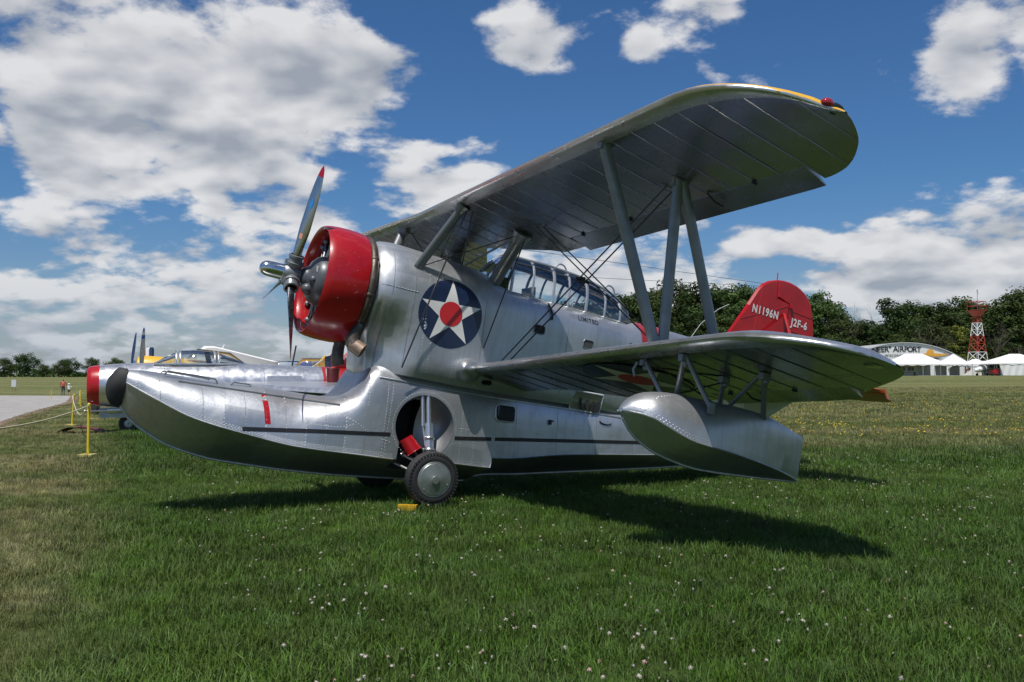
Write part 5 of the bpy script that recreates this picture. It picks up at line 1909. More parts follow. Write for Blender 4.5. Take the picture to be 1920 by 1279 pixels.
# ------------------------------------------------------------------ wing floats
FK = [(2.0, -1.12), (2.05, -1.19), (2.185, -1.305), (2.49, -1.417), (2.92, -1.469), (3.48, -1.448), (4.085, -1.409)]
FC = [(2.0, -1.10), (2.043, -1.107), (2.146, -1.12), (2.296, -1.18), (2.567, -1.262), (2.93, -1.287), (3.422, -1.326), (3.92, -1.378), (4.085, -1.405)]
FTp = [(2.0, -1.08), (2.06, -1.0), (2.25, -.90), (2.5, -.866), (2.80, -.860), (3.11, -.862), (3.44, -.872), (3.77, -.921), (4.085, -.985)]
FHW = [(2.0, .03), (2.05, .10), (2.15, .20), (2.3, .27), (2.6, .315), (3.0, .31), (3.4, .25), (3.8, .13), (4.085, .02)]
for sg in (1, -1):
    fl = MB(); rs = []
    for s in [2.0, 2.01, 2.025, 2.05, 2.08, 2.12, 2.17, 2.23] + list(np.linspace(2.3, 4.085, 24)):
        kz, cz, tz, hw = interp(s, FK), interp(s, FC), interp(s, FTp), interp(s, FHW)
        cz = max(cz, kz + .004)
        n = 2.1 + 2.6 * sstep(2.6, 3.4, s)
        half = [(0, kz), (hw * .5, kz + (cz - kz) * .45), (hw * .985, cz - .004), (hw * 1.02, cz + .004)]
        for i in range(1, 11):
            a = math.pi / 2 * i / 10
            half.append((hw * max(math.cos(a), 0) ** (2 / n), cz + .008 + (tz - cz - .008) * math.sin(a) ** (2 / n)))
        rs.append([(s, sg * 4.2 + p, z) for p, z in half] + [(s, sg * 4.2 - p, z) for p, z in half[-2:0:-1]])
    fl.rings(rs)
    flb = fl.bvh()
    fo = part('wing_float', fl, M['silver'], smooth=30)
    ks = MB(); ks.tube([(s, sg * 4.2, interp(s, FK) - .004) for s in np.linspace(2.03, 4.08, 26)], .011, 6)
    ks.tube([(4.09, sg * 4.2, -1.415), (4.095, sg * 4.2, -.975)], .012, 6)
    for q in (1, -1):
        ks.tube([(s, sg * 4.2 + q * (interp(s, FHW) + .010), max(interp(s, FC), interp(s, FK) + .006)) for s in np.linspace(2.03, 4.07, 26)], .008, 5)
    part('float_keel_strip', ks, M['silver'], fo)
    if sg == 1:
        fnf = lambda s, z: hit_side(flb, s, z, 1, .0005, 6.0)
        rv = rivet_rows([along(lambda s: interp(s, FC) + .022, 2.04, 4.05), along(lambda s: interp(s, FC) + .045, 2.06, 4.0), [(2.96, -.95), (2.98, -1.26)], [(2.52, -1.0), (2.53, -1.1)], [(2.12, -1.08), (2.25, -.94), (2.4, -.90)]], .034, fnf, r=.0055, h=.0026)
        kind(part('float_rivet_rows', rv, M['rivet'], fo, None, recalc=False), 'stuff')
    # struts
    def W_(p, k):
        return wpt(LO, sg * p, k, 0)
    tf, tb = -.87, -.90
    strut('float_strut', W_(3.77, .20), (2.52, sg * 4.03, -.87), .026, .018)
    strut('float_strut', W_(4.33, .18), (2.62, sg * 4.12, -.862), .028, .020)
    strut('float_strut', W_(4.34, .18), (2.72, sg * 4.46, -.93), .026, .018)
    strut('float_strut', W_(4.12, .84), (3.20, sg * 4.02, -.88), .026, .018)
    strut('float_strut', W_(4.62, .80), (3.12, sg * 4.24, -.87), .022, .016)
    strut('float_strut', W_(4.63, .82), (3.42, sg * 4.38, -.965), .028, .020)
    fb = MB()
    for q, sz in ((W_(3.77, .20), .05), (W_(4.33, .18), .06), (W_(4.12, .84), .06), (W_(4.63, .82), .06)):
        fb.box(q + Vector((0, 0, -.03)), (sz * 1.5, sz, sz)); fb.ball(q + Vector((.02, 0, -.07)), .03, 8, 6)
    fb.box((2.73, sg * 4.47, -.95), (.06, .03, .10)); fb.box((3.42, sg * 4.39, -1.0), (.05, .03, .12))
    fb.tube([W_(3.72, .16) + Vector((0, 0, -.03)), W_(3.70, .15) + Vector((-.01, 0, -.10)), W_(3.71, .16) + Vector((0, 0, -.16))], .014, 6)
    kind(part('float_strut_fittings', fb, M['strut']), 'stuff')
    fw_ = MB(); fw_.tube([W_(3.80, .22), (3.20, sg * 4.02, -.86)], .006, 4); fw_.tube([W_(4.12, .86) + Vector((0, 0, -.04)), (2.60, sg * 4.10, -.86)], .007, 4); fw_.tube([W_(4.12, .84), W_(3.5, .3)], .006, 4)
    part('float_bracing_wire', fw_, M['wire'], smooth=None)

# ------------------------------------------------------------------ landing gear
for sg in (1, -1):
    Wc = Vector((1.825, sg * .93, -2.045))
    ax = Vector((0, sg, -.02)).normalized()
    wh = thing('wheel', '', ''); del wh['label']; del wh['category']
    wh.parent = duck; wh.location = A(Wc)
    loc = lambda q: Vector((-q[0], q[1], q[2]))
    ty = MB(); ty.lathe([(-.085, .19), (-.095, .215), (-.092, .255), (-.075, .29), (-.04, .309), (0, .313), (.04, .309), (.075, .29), (.092, .255), (.095, .215), (.085, .19)], (0, 0, 0), ax, 48)
    ty.build('tyre', M['rubber'], wh, loc, 50)
    tr = MB()
    x = Vector((1, 0, 0)); y = ax.cross(x)
    for i in range(46):
        a = 2 * math.pi * i / 46; d = x * math.cos(a) + y * math.sin(a); t_ = ax.cross(d)
        m3 = Matrix((ax, d, t_)).transposed()
        tr.box(d * .285 + ax * .074, (.034, .028, .024), m3)
    tr.build('tread_block', M['rubber'], wh, loc, None)
    hc = MB(); hc.lathe([(.075, .203), (.094, .203), (.099, .196), (.097, .187), (.103, .18), (.118, .10), (.130, .048), (.138, .044), (.139, .002)], (0, 0, 0), ax, 40)
    hc.build('hub_cover', M['hubcap'], wh, loc, 25)
    sc = MB()
    for a in (0.2, 2.3, 4.4):
        d = x * math.cos(a) + y * math.sin(a); sc.ball(d * .165 + ax * .106, .007, 6, 4)
    sc.build('cover_screw', M['rivet'], wh, loc, 50)
    lg = MB()
    top = Vector((1.735, sg * .60, -1.10)); bot = Vector((1.83, sg * .80, -1.93))
    d = bot - top
    lg.tube([top, top + d * .55], .031, 12); lg.tube([top + d * .40, bot], .053, 14)
    lg.lathe([(0, .055), (.012, .065), (.03, .065), (.04, .055)], top + d * .58, d, 16); lg.lathe([(0, .055), (.012, .064), (.03, .064), (.04, .055)], top + d * .74, d, 16)
    t2 = top + Vector((-.075, 0, 0)); lg.tube([t2, t2 + d * .45], .022, 12); lg.tube([t2 + d * .45, t2 + d * .72 + Vector((.03, 0, 0))], .012, 8)
    lg.tube([bot, Wc], .035, 10)
    part('gear_leg', lg, M['oleo'], smooth=50)
    br = MB()
    br.tube([(1.545, sg * .58, -1.835), (1.75, sg * .80, -1.895)], .020, 10); br.tube([(1.50, sg * .50, -1.945), (1.72, sg * .82, -2.03)], .017, 10)
    br.tube([(1.70, sg * .62, -1.80), (1.80, sg * .74, -1.90)], .014, 8)
    part('gear_brace', br, M['oleo'], smooth=50)
# tail wheel
tw = thing('wheel', '', ''); del tw['label']; del tw['category']
tw.parent = duck
tz = None
for z in np.linspace(-1.2, -1.9, 400):
    if to_world((6.72, 0, z)).z <= .12:
        tz = z; break
tw.location = A((6.72, 0, tz))
ty = MB(); ty.lathe([(-.05, .07), (-.055, .09), (-.04, .12), (0, .13), (.04, .12), (.055, .09), (.05, .07)], (0, 0, 0), (0, 1, 0), 28); ty.build('tyre', M['rubber'], tw, None, 50)
ty = MB(); ty.lathe([(-.05, .08), (-.04, .03), (.04, .03), (.05, .08)], (0, 0, 0), (0, 1, 0), 20); ty.build('hub_cover', M['dark'], tw, None, 50)
tf_ = MB(); tf_.tube([(6.72, .07, tz), (6.6, .06, tz + .2), (6.5, 0, -1.20)], .022, 8); tf_.tube([(6.72, -.07, tz), (6.6, -.06, tz + .2), (6.5, 0, -1.20)], .022, 8); part('tail_wheel_fork', tf_, M['dark'])

# things resting in or against the seaplane
bk_base = to_world((1.60, .70, -1.88))
bk = thing('bucket', 'bright red bucket tipped over in the seaplane wheel well beside the gear leg', 'bucket', bk_base, (ROT.to_euler()[0], ROT.to_euler()[1], ROT.to_euler()[2]))
axb = Vector((-.62, .15, .78)).normalized()
b = MB(); b.lathe([(0, .002), (0, .080), (.17, .100), (.175, .106), (.182, .100), (.17, .094), (.01, .075), (.01, .002)], Vector((.075, -.02, .235)), Vector((-.62, .16, -.72)), 22); b.build('bucket_body', M['red'], bk, None, 40)
b = MB(); b.tube([Vector((.075, -.02, .235)) + Vector((-.62, .16, -.72)).normalized() * .175 + Vector((.07 * math.cos(a) - .06 * math.sin(a), .10 * math.sin(a), -.07 * math.cos(a) - .04 * math.sin(a))) for a in np.linspace(0, math.pi, 9)], .004, 5); b.build('handle', M['wire'], bk, None)
ck = thing('wheel_chock', 'yellow wooden chock in the grass in front of the seaplane main wheel', 'chock', (-1.17, 10.22, 0.0), (0, 0, R(-12)))
b = MB(); b.prism([(-.11, -.03, 0), (.11, -.03, 0), (.11, .04, 0), (-.11, .04, 0)], (0, 0, .07)); b.build('chock_block', M['yellow'], ck, None, 30)
b = MB(); b.tube([(.10, 0, .05), (.16, .04, .04), (.2, .12, .02)], .006, 5); b.build('pull_rope', M['wire'], ck, None)
# ================================================================== other aircraft
def plane_frame(pos, yaw, pitch=0.0):
    """nose at pos; yaw = direction of the tail (deg, from +x towards +y)"""
    a = R(yaw); t = R(pitch)
    aft = Vector((math.cos(a) * math.cos(t), math.sin(a) * math.cos(t), -math.sin(t)))
    port = Vector((math.sin(a), -math.cos(a), 0))
    up = port.cross(aft) * -1
    up = aft.cross(port)
    if up.z < 0:
        up = -up
    return Matrix((-aft, port, up)).transposed()


def lofted(rows, n=28):
    """rows: station, half width, z top, z bottom"""
    rs = []
    for s, w, zt, zb in rows:
        zc, hh = (zt + zb) / 2, (zt - zb) / 2
        rs.append([(-s, w * math.sin(a), zc + hh * math.cos(a)) for a in np.linspace(0, 2 * math.pi, n, endpoint=False)])
    return rs


def flat_surface(mb, pts, t, mi=0):
    """pts: planform corners (s,p,z) in order; thin aerofoil-edged slab"""
    P_ = [Vector((-s, p, z)) for s, p, z in pts]
    c = sum(P_, Vector()) / len(P_)
    n = (P_[1] - P_[0]).cross(P_[2] - P_[0]).normalized()
    m = len(P_)
    ins = [q + (c - q) * .14 for q in P_]
    vs = [q + n * t / 2 for q in ins] + P_ + [q - n * t / 2 for q in ins]
    fs = [tuple(range(m)), tuple(range(3 * m - 1, 2 * m - 1, -1))]
    for L in range(2):
        fs += [(L * m + i, L * m + (i + 1) % m, (L + 1) * m + (i + 1) % m, (L + 1) * m + i) for i in range(m)]
    mb.add(vs, fs, mi)


M['jet_skin'] = mat('bare_jet_aluminium', (.62, .63, .65), .34, .85, bump=.0015, bscale=2, var=.05, vscale=3, rvar=.08)
M['jet_grey'] = mat('grey_access_panel', (.40, .42, .45), .4, .6, var=.1)
M['blue_paint'] = mat('blue_paint', (.015, .13, .48), .45, 0, coat=.2)
M['blade_grey'] = mat('weathered_blade_grey', (.52, .50, .46), .5, .1, var=.15)
M['white_paint'] = mat('white_airplane_paint', (.74, .74, .74), .4, 0, coat=.3)

# silver jet fighter with a red intake ring
JD = 24.2
jn = Vector((-.4675 * JD, JD, terrain(-.4675 * JD, JD)))
jet = thing('jet_fighter', 'bare metal jet fighter with red nose ring and red rear band, behind the seaplane bow', 'airplane', jn, plane_frame(jn, 22))
NZ = 1.29
rows_ = [(.02, .50, NZ + .47, NZ - .49), (.22, .56, NZ + .53, NZ - .55)]
ring_mb = MB()
ring_mb.rings(lofted([(.55, .30, NZ + .28, NZ - .30), (.2, .42, NZ + .40, NZ - .42), (.04, .455, NZ + .435, NZ - .455), (0, .475, NZ + .455, NZ - .475), (.02, .50, NZ + .48, NZ - .50), (.12, .535, NZ + .51, NZ - .53), (.30, .565, NZ + .535, NZ - .56)]), True, True, False)
ring_mb.build('intake_ring', M['red'], jet, None, 60)
jr = [(.30, .565, NZ + .535, NZ - .56), (.8, .62, NZ + .575, NZ - .61), (1.6, .67, NZ + .60, NZ - .66), (2.6, .71, NZ + .60, NZ - .70), (3.8, .72, NZ + .60, NZ - .72), (5.0, .70, NZ + .56, NZ - .70), (6.15, .65, NZ + .51, NZ - .64)]
b_ = MB(); b_.rings(lofted(jr), True, False, False); b_.build('forward_fuselage', M['jet_skin'], jet, None, 50)
b_ = MB(); b_.rings(lofted([(6.15, .652, NZ + .512, NZ - .642), (6.75, .61, NZ + .47, NZ - .58), (7.0, .59, NZ + .45, NZ - .55)]), True, False, False); b_.build('red_fuselage_band', M['red_dull'], jet, None, 50)
b_ = MB(); b_.rings(lofted([(7.0, .59, NZ + .45, NZ - .55), (8.2, .48, NZ + .38, NZ - .42), (9.2, .36, NZ + .34, NZ - .28)]), True, False, True); b_.build('rear_fuselage', M['jet_skin'], jet, None, 50)
b_ = MB(); flat_surface(b_, [(6.4, 0, NZ + .40), (8.6, 0, NZ + 2.6), (9.6, 0, NZ + 2.6), (8.9, 0, NZ + .3)], .16); b_.build('tail_fin', M['red_dull'], jet, None, 30)
for sg in (1, -1):
    b_ = MB(); flat_surface(b_, [(2.9, sg * .5, NZ), (6.0, sg * 4.6, NZ - .22), (7.3, sg * 4.6, NZ - .22), (7.0, sg * .5, NZ)], .20); b_.build('wing', M['jet_skin'], jet, None, 30)
    b_ = MB(); flat_surface(b_, [(8.3, sg * .03, NZ + 1.75), (9.2, sg * 1.5, NZ + 1.75), (9.8, sg * 1.5, NZ + 1.75), (9.4, sg * .03, NZ + 1.75)], .08); b_.build('tailplane', M['jet_skin'], jet, None, 30)
# canopy
b_ = MB(); cz0 = NZ + .56
def jarc(s, w, h, n=12):
    return [(-s, w * math.cos(a), cz0 + h * math.sin(a)) for a in np.linspace(0, math.pi, n + 1)]
cs = [(1.62, .30, .02), (1.9, .34, .20), (2.20, .36, .36), (2.30, .36, .38), (2.7, .36, .40), (3.2, .35, .35), (3.3, .34, .33), (3.7, .28, .18), (4.1, .18, .02)]
for a, b, nm in ((0, 2, 'windscreen'), (3, 5, 'sliding_canopy')):
    g_ = MB(); g_.rings([jarc(*q) for q in cs[a:b + 1]], False, False, False); g_.build(nm, M['pane'], jet, None, 60)
g_ = MB(); g_.rings([jarc(*q) for q in cs[6:]], False, False, False); g_.build('canopy_fairing', M['pane'], jet, None, 60)
g_ = MB()
for q in (cs[2], cs[3], cs[5], cs[6]):
    g_.tube([Vector(p) for p in jarc(q[0], q[1] + .01, q[2] + .01)], .028, 6)
for sg in (1, -1):
    g_.tube([(-s, sg * (w + .01), cz0) for s, w, h in cs], .028, 6)
g_.tube([(-1.62, 0, cz0 + .02), (-2.2, .25, cz0 + .28)], .022, 6); g_.tube([(-1.62, 0, cz0 + .02), (-2.2, -.25, cz0 + .28)], .022, 6)
g_.build('canopy_frame', M['jet_skin'], jet, None, 50)
g_ = MB(); g_.box((-3.05, 0, cz0 + .12), (.12, .34, .42), Euler((0, R(10), 0))); g_.build('ejection_seat', M['dark'], jet, None, None)
g_ = MB(); g_.tube([(.06, .22, NZ - .68), (-.5, .22, NZ - .68)], .032, 10); g_.tube([(-.5, .22, NZ - .68), (-1.3, .22, NZ - .66)], .075, 12); g_.build('cannon', M['oleo'], jet, None, 50)
g_ = MB(); g_.box((-.75, -.05, NZ - .74), (.9, .5, .26)); g_.build('gun_fairing', M['jet_grey'], jet, None, None)
g_ = MB(); g_.box((-1.55, .10, NZ - .72), (.8, .6, .30)); g_.build('gear_door', M['white_paint'], jet, None, None)
for x, y, r_ in ((-1.02, .05, .25), (-4.9, 1.9, .33), (-4.9, -1.9, .33)):
    w_ = MB(); w_.lathe([(-.08, r_ * .55), (-.10, r_ * .85), (-.05, r_), (.05, r_), (.10, r_ * .85), (.08, r_ * .55), (.05, .05)], (x, y, r_), (0, 1, 0), 28); wo = w_.build('wheel', M['rubber'], jet, None, 50)
    w_ = MB(); w_.lathe([(.06, r_ * .5), (.085, r_ * .4), (.09, .02)], (x, y, r_), (0, 1, 0), 20); w_.build('wheel_hub', M['jet_grey'], wo, None, 40)
    w_ = MB(); w_.tube([(x, y - .12, r_), (x, y - .12, r_ * 2.1), (x + .18, y, NZ - .5)], .05, 8); w_.tube([(x + .18, y - .1, r_ * 2.0), (x, y - .12, r_ * 1.5)], .04, 8); w_.build('gear_leg', M['dark'], jet, None, 50)
g_ = MB(); g_.tube([(-5.35, 0, NZ + .54), (-5.46, 0, NZ + 1.12)], .022, 6); g_.build('aerial_mast', M['black'], jet, None, None)
g_ = MB(); g_.tube([(-5.9, .2, NZ + .5), (-6.2, .2, NZ + .72)], .012, 5); g_.build('small_aerial', M['white_paint'], jet, None, None)
g_ = MB()
for s0, z0, w0, h0 in ((5.05, .10, .95, .36),):
    pts = []
    for s, z in ((s0 - w0 / 2, z0 + h0 / 2), (s0 + w0 / 2, z0 + h0 / 2), (s0 + w0 / 2, z0 - h0 / 2), (s0 - w0 / 2, z0 - h0 / 2)):
        w = interp(s, [(q[0], q[1]) for q in jr]); zt = .58
        pts.append((-s, w * math.sqrt(max(0, 1 - (z / .63) ** 2)) + .012, NZ + z - .04))
    g_.prism(pts, (0, .01, 0))
g_.build('access_panel', M['jet_grey'], jet, None, None)
g_ = MB()
for s in (.95, 1.9, 2.75, 3.55, 4.5, 5.6):
    row = [q for q in lofted([(s, interp(s, [(q[0], q[1]) for q in jr]) + .002, NZ + interp(s, [(q[0], q[2] - NZ) for q in jr]) + .002, NZ + interp(s, [(q[0], q[3] - NZ) for q in jr]) - .002)])[0]]
    g_.tube(row, .006, 4, closed=True)
g_.build('skin_joint', M['jet_grey'], jet, None, None)
# dark red bucket standing on the jet's wing root
bp = jn + plane_frame(jn, 22) @ Vector((-6.3, 1.15, NZ + .06))
bk2 = thing('bucket', 'dark red bucket standing on the wing of the silver jet, beside the red fuselage band', 'bucket', bp)
b_ = MB(); b_.lathe([(0, .002), (0, .165), (.38, .19), (.40, .20), (.40, .185), (.02, .155), (.02, .002)], (0, 0, 0), (0, 0, 1), 20); b_.build('bucket_body', mat('dark_red_enamel', (.10, .004, .006), .4), bk2, None, 40)
b_ = MB(); b_.tube([(.20 * math.cos(a), .05, .38 - .10 * math.sin(a)) for a in np.linspace(0, math.pi, 9)], .008, 5); b_.build('handle', M['wire'], bk2, None)


def prop_plane(name, label, pos, yaw, body, tail_mats, nose_z, L=8.0, blade=None, angles=(0, 120, 240), blade_mats=None, tip=None, fin_h=1.5, span=6.0, wing_z=-.35, blade_len=1.35, wing_mat=None, rad=.62, pitch=6):
    root = thing(name, label, 'airplane', pos, plane_frame(pos, yaw, pitch))
    z = nose_z
    f_ = MB(); f_.rings(lofted([(.05, rad * .75, z + rad * .75, z - rad * .75), (.3, rad, z + rad * .95, z - rad), (1.2, rad * 1.02, z + rad, z - rad * 1.05), (2.4, rad * .95, z + rad * 1.1, z - rad), (4.5, rad * .7, z + rad * .8, z - rad * .6), (L - .4, .16, z + .30, z - .05), (L, .05, z + .2, z + .02)]))
    f_.build('fuselage', body, root, None, 50)
    c_ = MB(); c_.rings([[(-s, w * math.cos(a), z + rad * .75 + h * math.sin(a)) for a in np.linspace(0, math.pi, 11)] for s, w, h in ((1.9, .3, .15), (2.3, .34, .62), (3.6, .34, .62), (4.4, .25, .15))], False, False, False); c_.build('canopy', M['pane'], root, None, 60)
    for sg in (1, -1):
        w_ = MB(); flat_surface(w_, [(1.5, sg * .4, z + wing_z), (1.9, sg * span, z + wing_z + .35), (2.9, sg * span, z + wing_z + .35), (3.5, sg * .4, z + wing_z)], .2); w_.build('wing', wing_mat or body, root, None, 30)
        w_ = MB(); flat_surface(w_, [(L - 1.2, sg * .05, z + .25), (L - .9, sg * 1.7, z + .25), (L - .3, sg * 1.6, z + .25), (L - .2, sg * .05, z + .25)], .08); w_.build('tailplane', tail_mats[0], root, None, 30)
        g_ = MB(); g_.tube([(-1.9, sg * 1.4, z + wing_z), (-1.75, sg * 1.45, .35)], .06, 8); g_.lathe([(-.1, .2), (-.08, .33), (.08, .33), (.1, .2), (.1, .02)], (-1.75, sg * 1.5, .33), (0, 1, 0), 20); g_.build('main_wheel', M['rubber'], root, None, 50)
    n = len(tail_mats)
    for i, tm in enumerate(tail_mats):
        x0, x1 = L - 1.3 + 1.4 * i / n, L - 1.3 + 1.4 * (i + 1) / n
        f_ = MB()
        def ztop(x): return z + .2 + fin_h * math.sin(math.pi / 2 * min(1, max(0.02, (x - L + 1.35) / .85))) ** .7
        flat_surface(f_, [(x0, 0, z + .1), (x0, 0, ztop(x0)), (x1, 0, ztop(x1)), (x1, 0, z + .1)], .09); f_.build('fin' if i < max(1, n // 2) else 'rudder', tm, root, None, 30)
    if blade_mats:
        hb_ = MB(); hb_.lathe([(-.25, .02), (-.2, .1), (0, .16), (.1, .18)], (.02, 0, z), (-1, 0, 0), 18); hb_.build('propeller_hub', M['oleo'], root, None, 50)
        for i, a in enumerate(angles):
            a = R(a); d = Vector((0, math.sin(a), math.cos(a))); t = Vector((0, math.cos(a), -math.sin(a)))
            bl = MB(); rs = []
            us_ = np.linspace(0, 1, 14)
            for u in us_:
                r_ = .12 + blade_len * u; ch = interp(u, [(0, .10), (.2, .16), (.5, .23), (.85, .19), (.97, .1), (1, .03)]); pt = R(50 - 30 * u)
                cd = t * math.cos(pt) + Vector((1, 0, 0)) * math.sin(pt); nd = t * -math.sin(pt) + Vector((1, 0, 0)) * math.cos(pt)
                rs.append([d * r_ + cd * ch / 2 * math.cos(w) + nd * .022 * math.sin(w) + Vector((.12, 0, z)) for w in np.linspace(0, 2 * math.pi, 10, endpoint=False)])
            if tip:
                bl.rings(rs[:11], True, True, False, 0); bl.rings(rs[10:12], True, False, False, 1); bl.rings(rs[11:13], True, False, False, 2); bl.rings(rs[12:], True, False, True, 1)
                bl.build('propeller_blade', [blade_mats[0], M['blue_paint'], M['white_paint']], root, None, 60)
            else:
                bl.rings(rs); bl.build('propeller_blade', blade_mats[0], root, None, 60)
    return root


def at(px, d):
    x = us(px) * d
    return Vector((x, d, terrain(x, d)))


prop_plane('trainer_airplane', 'yellow trainer airplane with blue propeller blades behind the silver jet', at(242, 36), 28, M['yellow'], [M['yellow']], 2.0, 7.0, True, (6, 126, 246), (M['blue_paint'],), None, .3, 5.5, -.4, 1.25, rad=.52)
prop_plane('warbird', 'dark airplane whose tall grey propeller blade is tipped blue and white', at(262, 33), 10, M['jet_grey'], [M['jet_grey']], 1.52, 5.2, True, (14, 134, 254), (M['blade_grey'],), True, .3, 5, -.4, 1.75, rad=.36)
prop_plane('striped_tail_airplane', 'airplane whose white tail has red and navy stripes, seen above the jet windscreen', at(216, 41.8), -45, M['jet_grey'], [M['white_paint'], M['red_dull'], M['white_paint'], M['navy']], 1.5, 4.0, False, (), None, None, 1.25, 1.6, -.4, 1.2, rad=.4, pitch=0)
wj = at(372, 42)
wp_ = thing('white_airplane', 'white airplane with a long sloping swept wing seen above the jet fuselage', 'airplane', wj, plane_frame(wj, 12))
f_ = MB(); f_.rings(lofted([(0, .1, 1.5, 1.3), (.8, .5, 1.75, .8), (3, .6, 1.85, .7), (6, .4, 1.7, .9), (8, .12, 1.6, 1.2)])); f_.build('fuselage', M['white_paint'], wp_, None, 50)
f_ = MB(); flat_surface(f_, [(.05, 1.0, 2.65), (.35, 1.0, 2.92), (.8, 1.0, 2.92), (3.7, 1.0, 2.2), (3.4, 1.0, 1.75), (.1, 1.0, 2.0)], .25); f_.build('swept_wing', M['white_paint'], wp_, None, 30)
f_ = MB(); f_.tube([(-.85, .8, 2.4), (-1.25, .8, 2.98)], .045, 8); f_.build('pitot_mast', M['white_paint'], wp_, None, 50)
for y_ in (-.9, .9):
    f_ = MB(); f_.lathe([(-.08, .1), (-.08, .3), (.08, .3), (.08, .1)], (-3, y_, .3), (0, 1, 0), 18); f_.tube([(-3, y_, .3), (-2.9, y_ * .6, 1.0)], .05, 6); f_.build('main_wheel', M['rubber'], wp_, None, 50)
prop_plane('light_airplane', 'airplane with a blue tail fin showing above the jet fuselage', at(438, 52), 20, M['white_paint'], [M['blue_paint']], 1.45, 4.3, False, (), None, None, .95, 4.0, -.3, 1.2, rad=.42, pitch=0)
prop_plane('trainer_airplane', 'yellow airplane with red, white and navy striped rudder beside the seaplane exhaust', at(480, 46), 18, M['yellow'], [M['yellow'], M['yellow'], M['navy'], M['red_dull'], M['white_paint']], 1.45, 4.2, False, (), None, None, .95, 4.0, -.3, 1.2, rad=.42, pitch=0)
# blue and white high-wing airplane by the tower
cp = at(1828, 187)
ces = thing('light_airplane', 'blue and white high-wing light airplane parked below the beacon tower', 'airplane', cp, plane_frame(cp, 36))
f_ = MB(); f_.rings(lofted([(0, .2, 1.3, .9), (.4, .5, 1.6, .75), (1.6, .6, 1.75, .7), (2.2, .6, 2.3, .7), (3.6, .55, 2.2, .75), (7.0, .12, 1.6, 1.35)])); f_.build('fuselage', M['white_paint'], ces, None, 50)
f_ = MB(); flat_surface(f_, [(1.8, 5.2, 2.45), (1.6, 0, 2.35), (1.8, -5.2, 2.45), (2.9, -5.2, 2.45), (3.2, 0, 2.35), (2.9, 5.2, 2.45)], .22); f_.build('wing', M['white_paint'], ces, None, 30)
f_ = MB(); flat_surface(f_, [(5.9, 0, 1.6), (6.9, 0, 3.3), (7.6, 0, 3.3), (7.3, 0, 1.5)], .14); f_.build('tail_fin', M['blue_paint'], ces, None, 30)
f_ = MB(); f_.rings(lofted([(.5, .53, 1.45, 1.15), (3, .60, 1.5, 1.2), (6.5, .2, 1.62, 1.45)])); f_.build('blue_side_flash', M['blue_paint'], ces, None, 50)
f_ = MB(); flat_surface(f_, [(6.2, 1.6, 1.5), (6.2, -1.6, 1.5), (7.1, -1.6, 1.5), (7.1, 1.6, 1.5)], .1); f_.build('tailplane', M['white_paint'], ces, None, 30)
f_ = MB()
for x, y in ((-.9, 0), (-2.7, 1.1), (-2.7, -1.1)):
    f_.lathe([(-.08, .1), (-.08, .24), (.08, .24), (.08, .1)], (x, y, .24), (0, 1, 0), 14); f_.tube([(x, y, .25), (x, y * .4, .9)], .05, 5)
f_.build('landing_gear', M['dark'], ces, None, 50)
rc_ = thing('equipment_cart', 'small bright red cart on the grass between the light airplane and the pavilion tent', 'cart', at(1866, 186))
f_ = MB(); f_.box((0, 0, .75), (1.6, .9, .9)); f_.box((.2, 0, 1.3), (.8, .7, .3)); f_.build('cart_body', M['red_dull'], rc_, None, None)
f_ = MB()
for x in (-.55, .55):
    f_.lathe([(-.5, .12), (-.5, .3), (.5, .3), (.5, .12)], (x, 0, .3), (0, 1, 0), 12, caps=True)
f_.build('cart_wheels', M['rubber'], rc_, None, 40)

# ------------------------------------------------------------------ rope line
M['post_yellow'] = mat('yellow_post_paint', (.66, .50, .03), .5, 0, var=.08)
M['post_foot'] = mat('pale_yellow_foot', (.55, .46, .16), .8, 0, var=.2, vscale=12)
M['rope'] = mat('pale_rope', (.50, .46, .30), .9)
posts = [(-7.92, 17.0, 'nearest yellow post on its pale block, left of the seaplane bow'), (-13.75, 28.4, 'yellow post between the nearest post and the apron edge'), (-15.6, 33.6, 'yellow post standing just behind the nearest one, below the jet nose'),
         (-26.6, 56.0, 'yellow post halfway to the walking pair'), (-31.2, 65.5, 'yellow post near the walking pair, right of the child'), (-33.5, 70.5, 'thin yellow post beside the apron corner'), (-40.6, 80.0, 'thin yellow post behind the walking adult')]
p0 = None
for i, (x, y, lab) in enumerate(posts):
    if i == 0:
        p0 = thing('rope_post', 'yellow post', 'post', (x, y, terrain(x, y)), (0, 0, 0), 'yellow rope posts along the apron')
        b_ = MB(); b_.tube([(0, 0, .02), (.004, 0, .97)], .026, 10); b_.ball((.004, 0, .97), .03, 10, 6); b_.build('post_shaft', M['post_yellow'], p0, None, 50)
        b_ = MB(); b_.prism([(-.15, -.10, -.02), (.12, -.12, -.02), (.17, .08, -.02), (-.10, .12, -.02)], (0, 0, .07)); b_.build('post_foot', M['post_foot'], p0, None, 30)
        p0['label'] = lab
    else:
        c = copy_tree(p0, (x, y, terrain(x, y)), rng.uniform(-.5, .5), 1.0, lab)
        c.rotation_euler[1] = R((0, 3, 0, -1, 1, 0, 0)[i])


def rope(a, b, sag):
    mb = MB(); pts = []
    for i in range(15):
        t = i / 14; q = Vector(a).lerp(Vector(b), t); q.z -= sag * 4 * t * (1 - t); pts.append(q)
    mb.tube(pts, .012, 6)
    return mb


def ptop(i):
    x, y, _ = posts[i]
    return Vector((x, y, terrain(x, y) + .95))


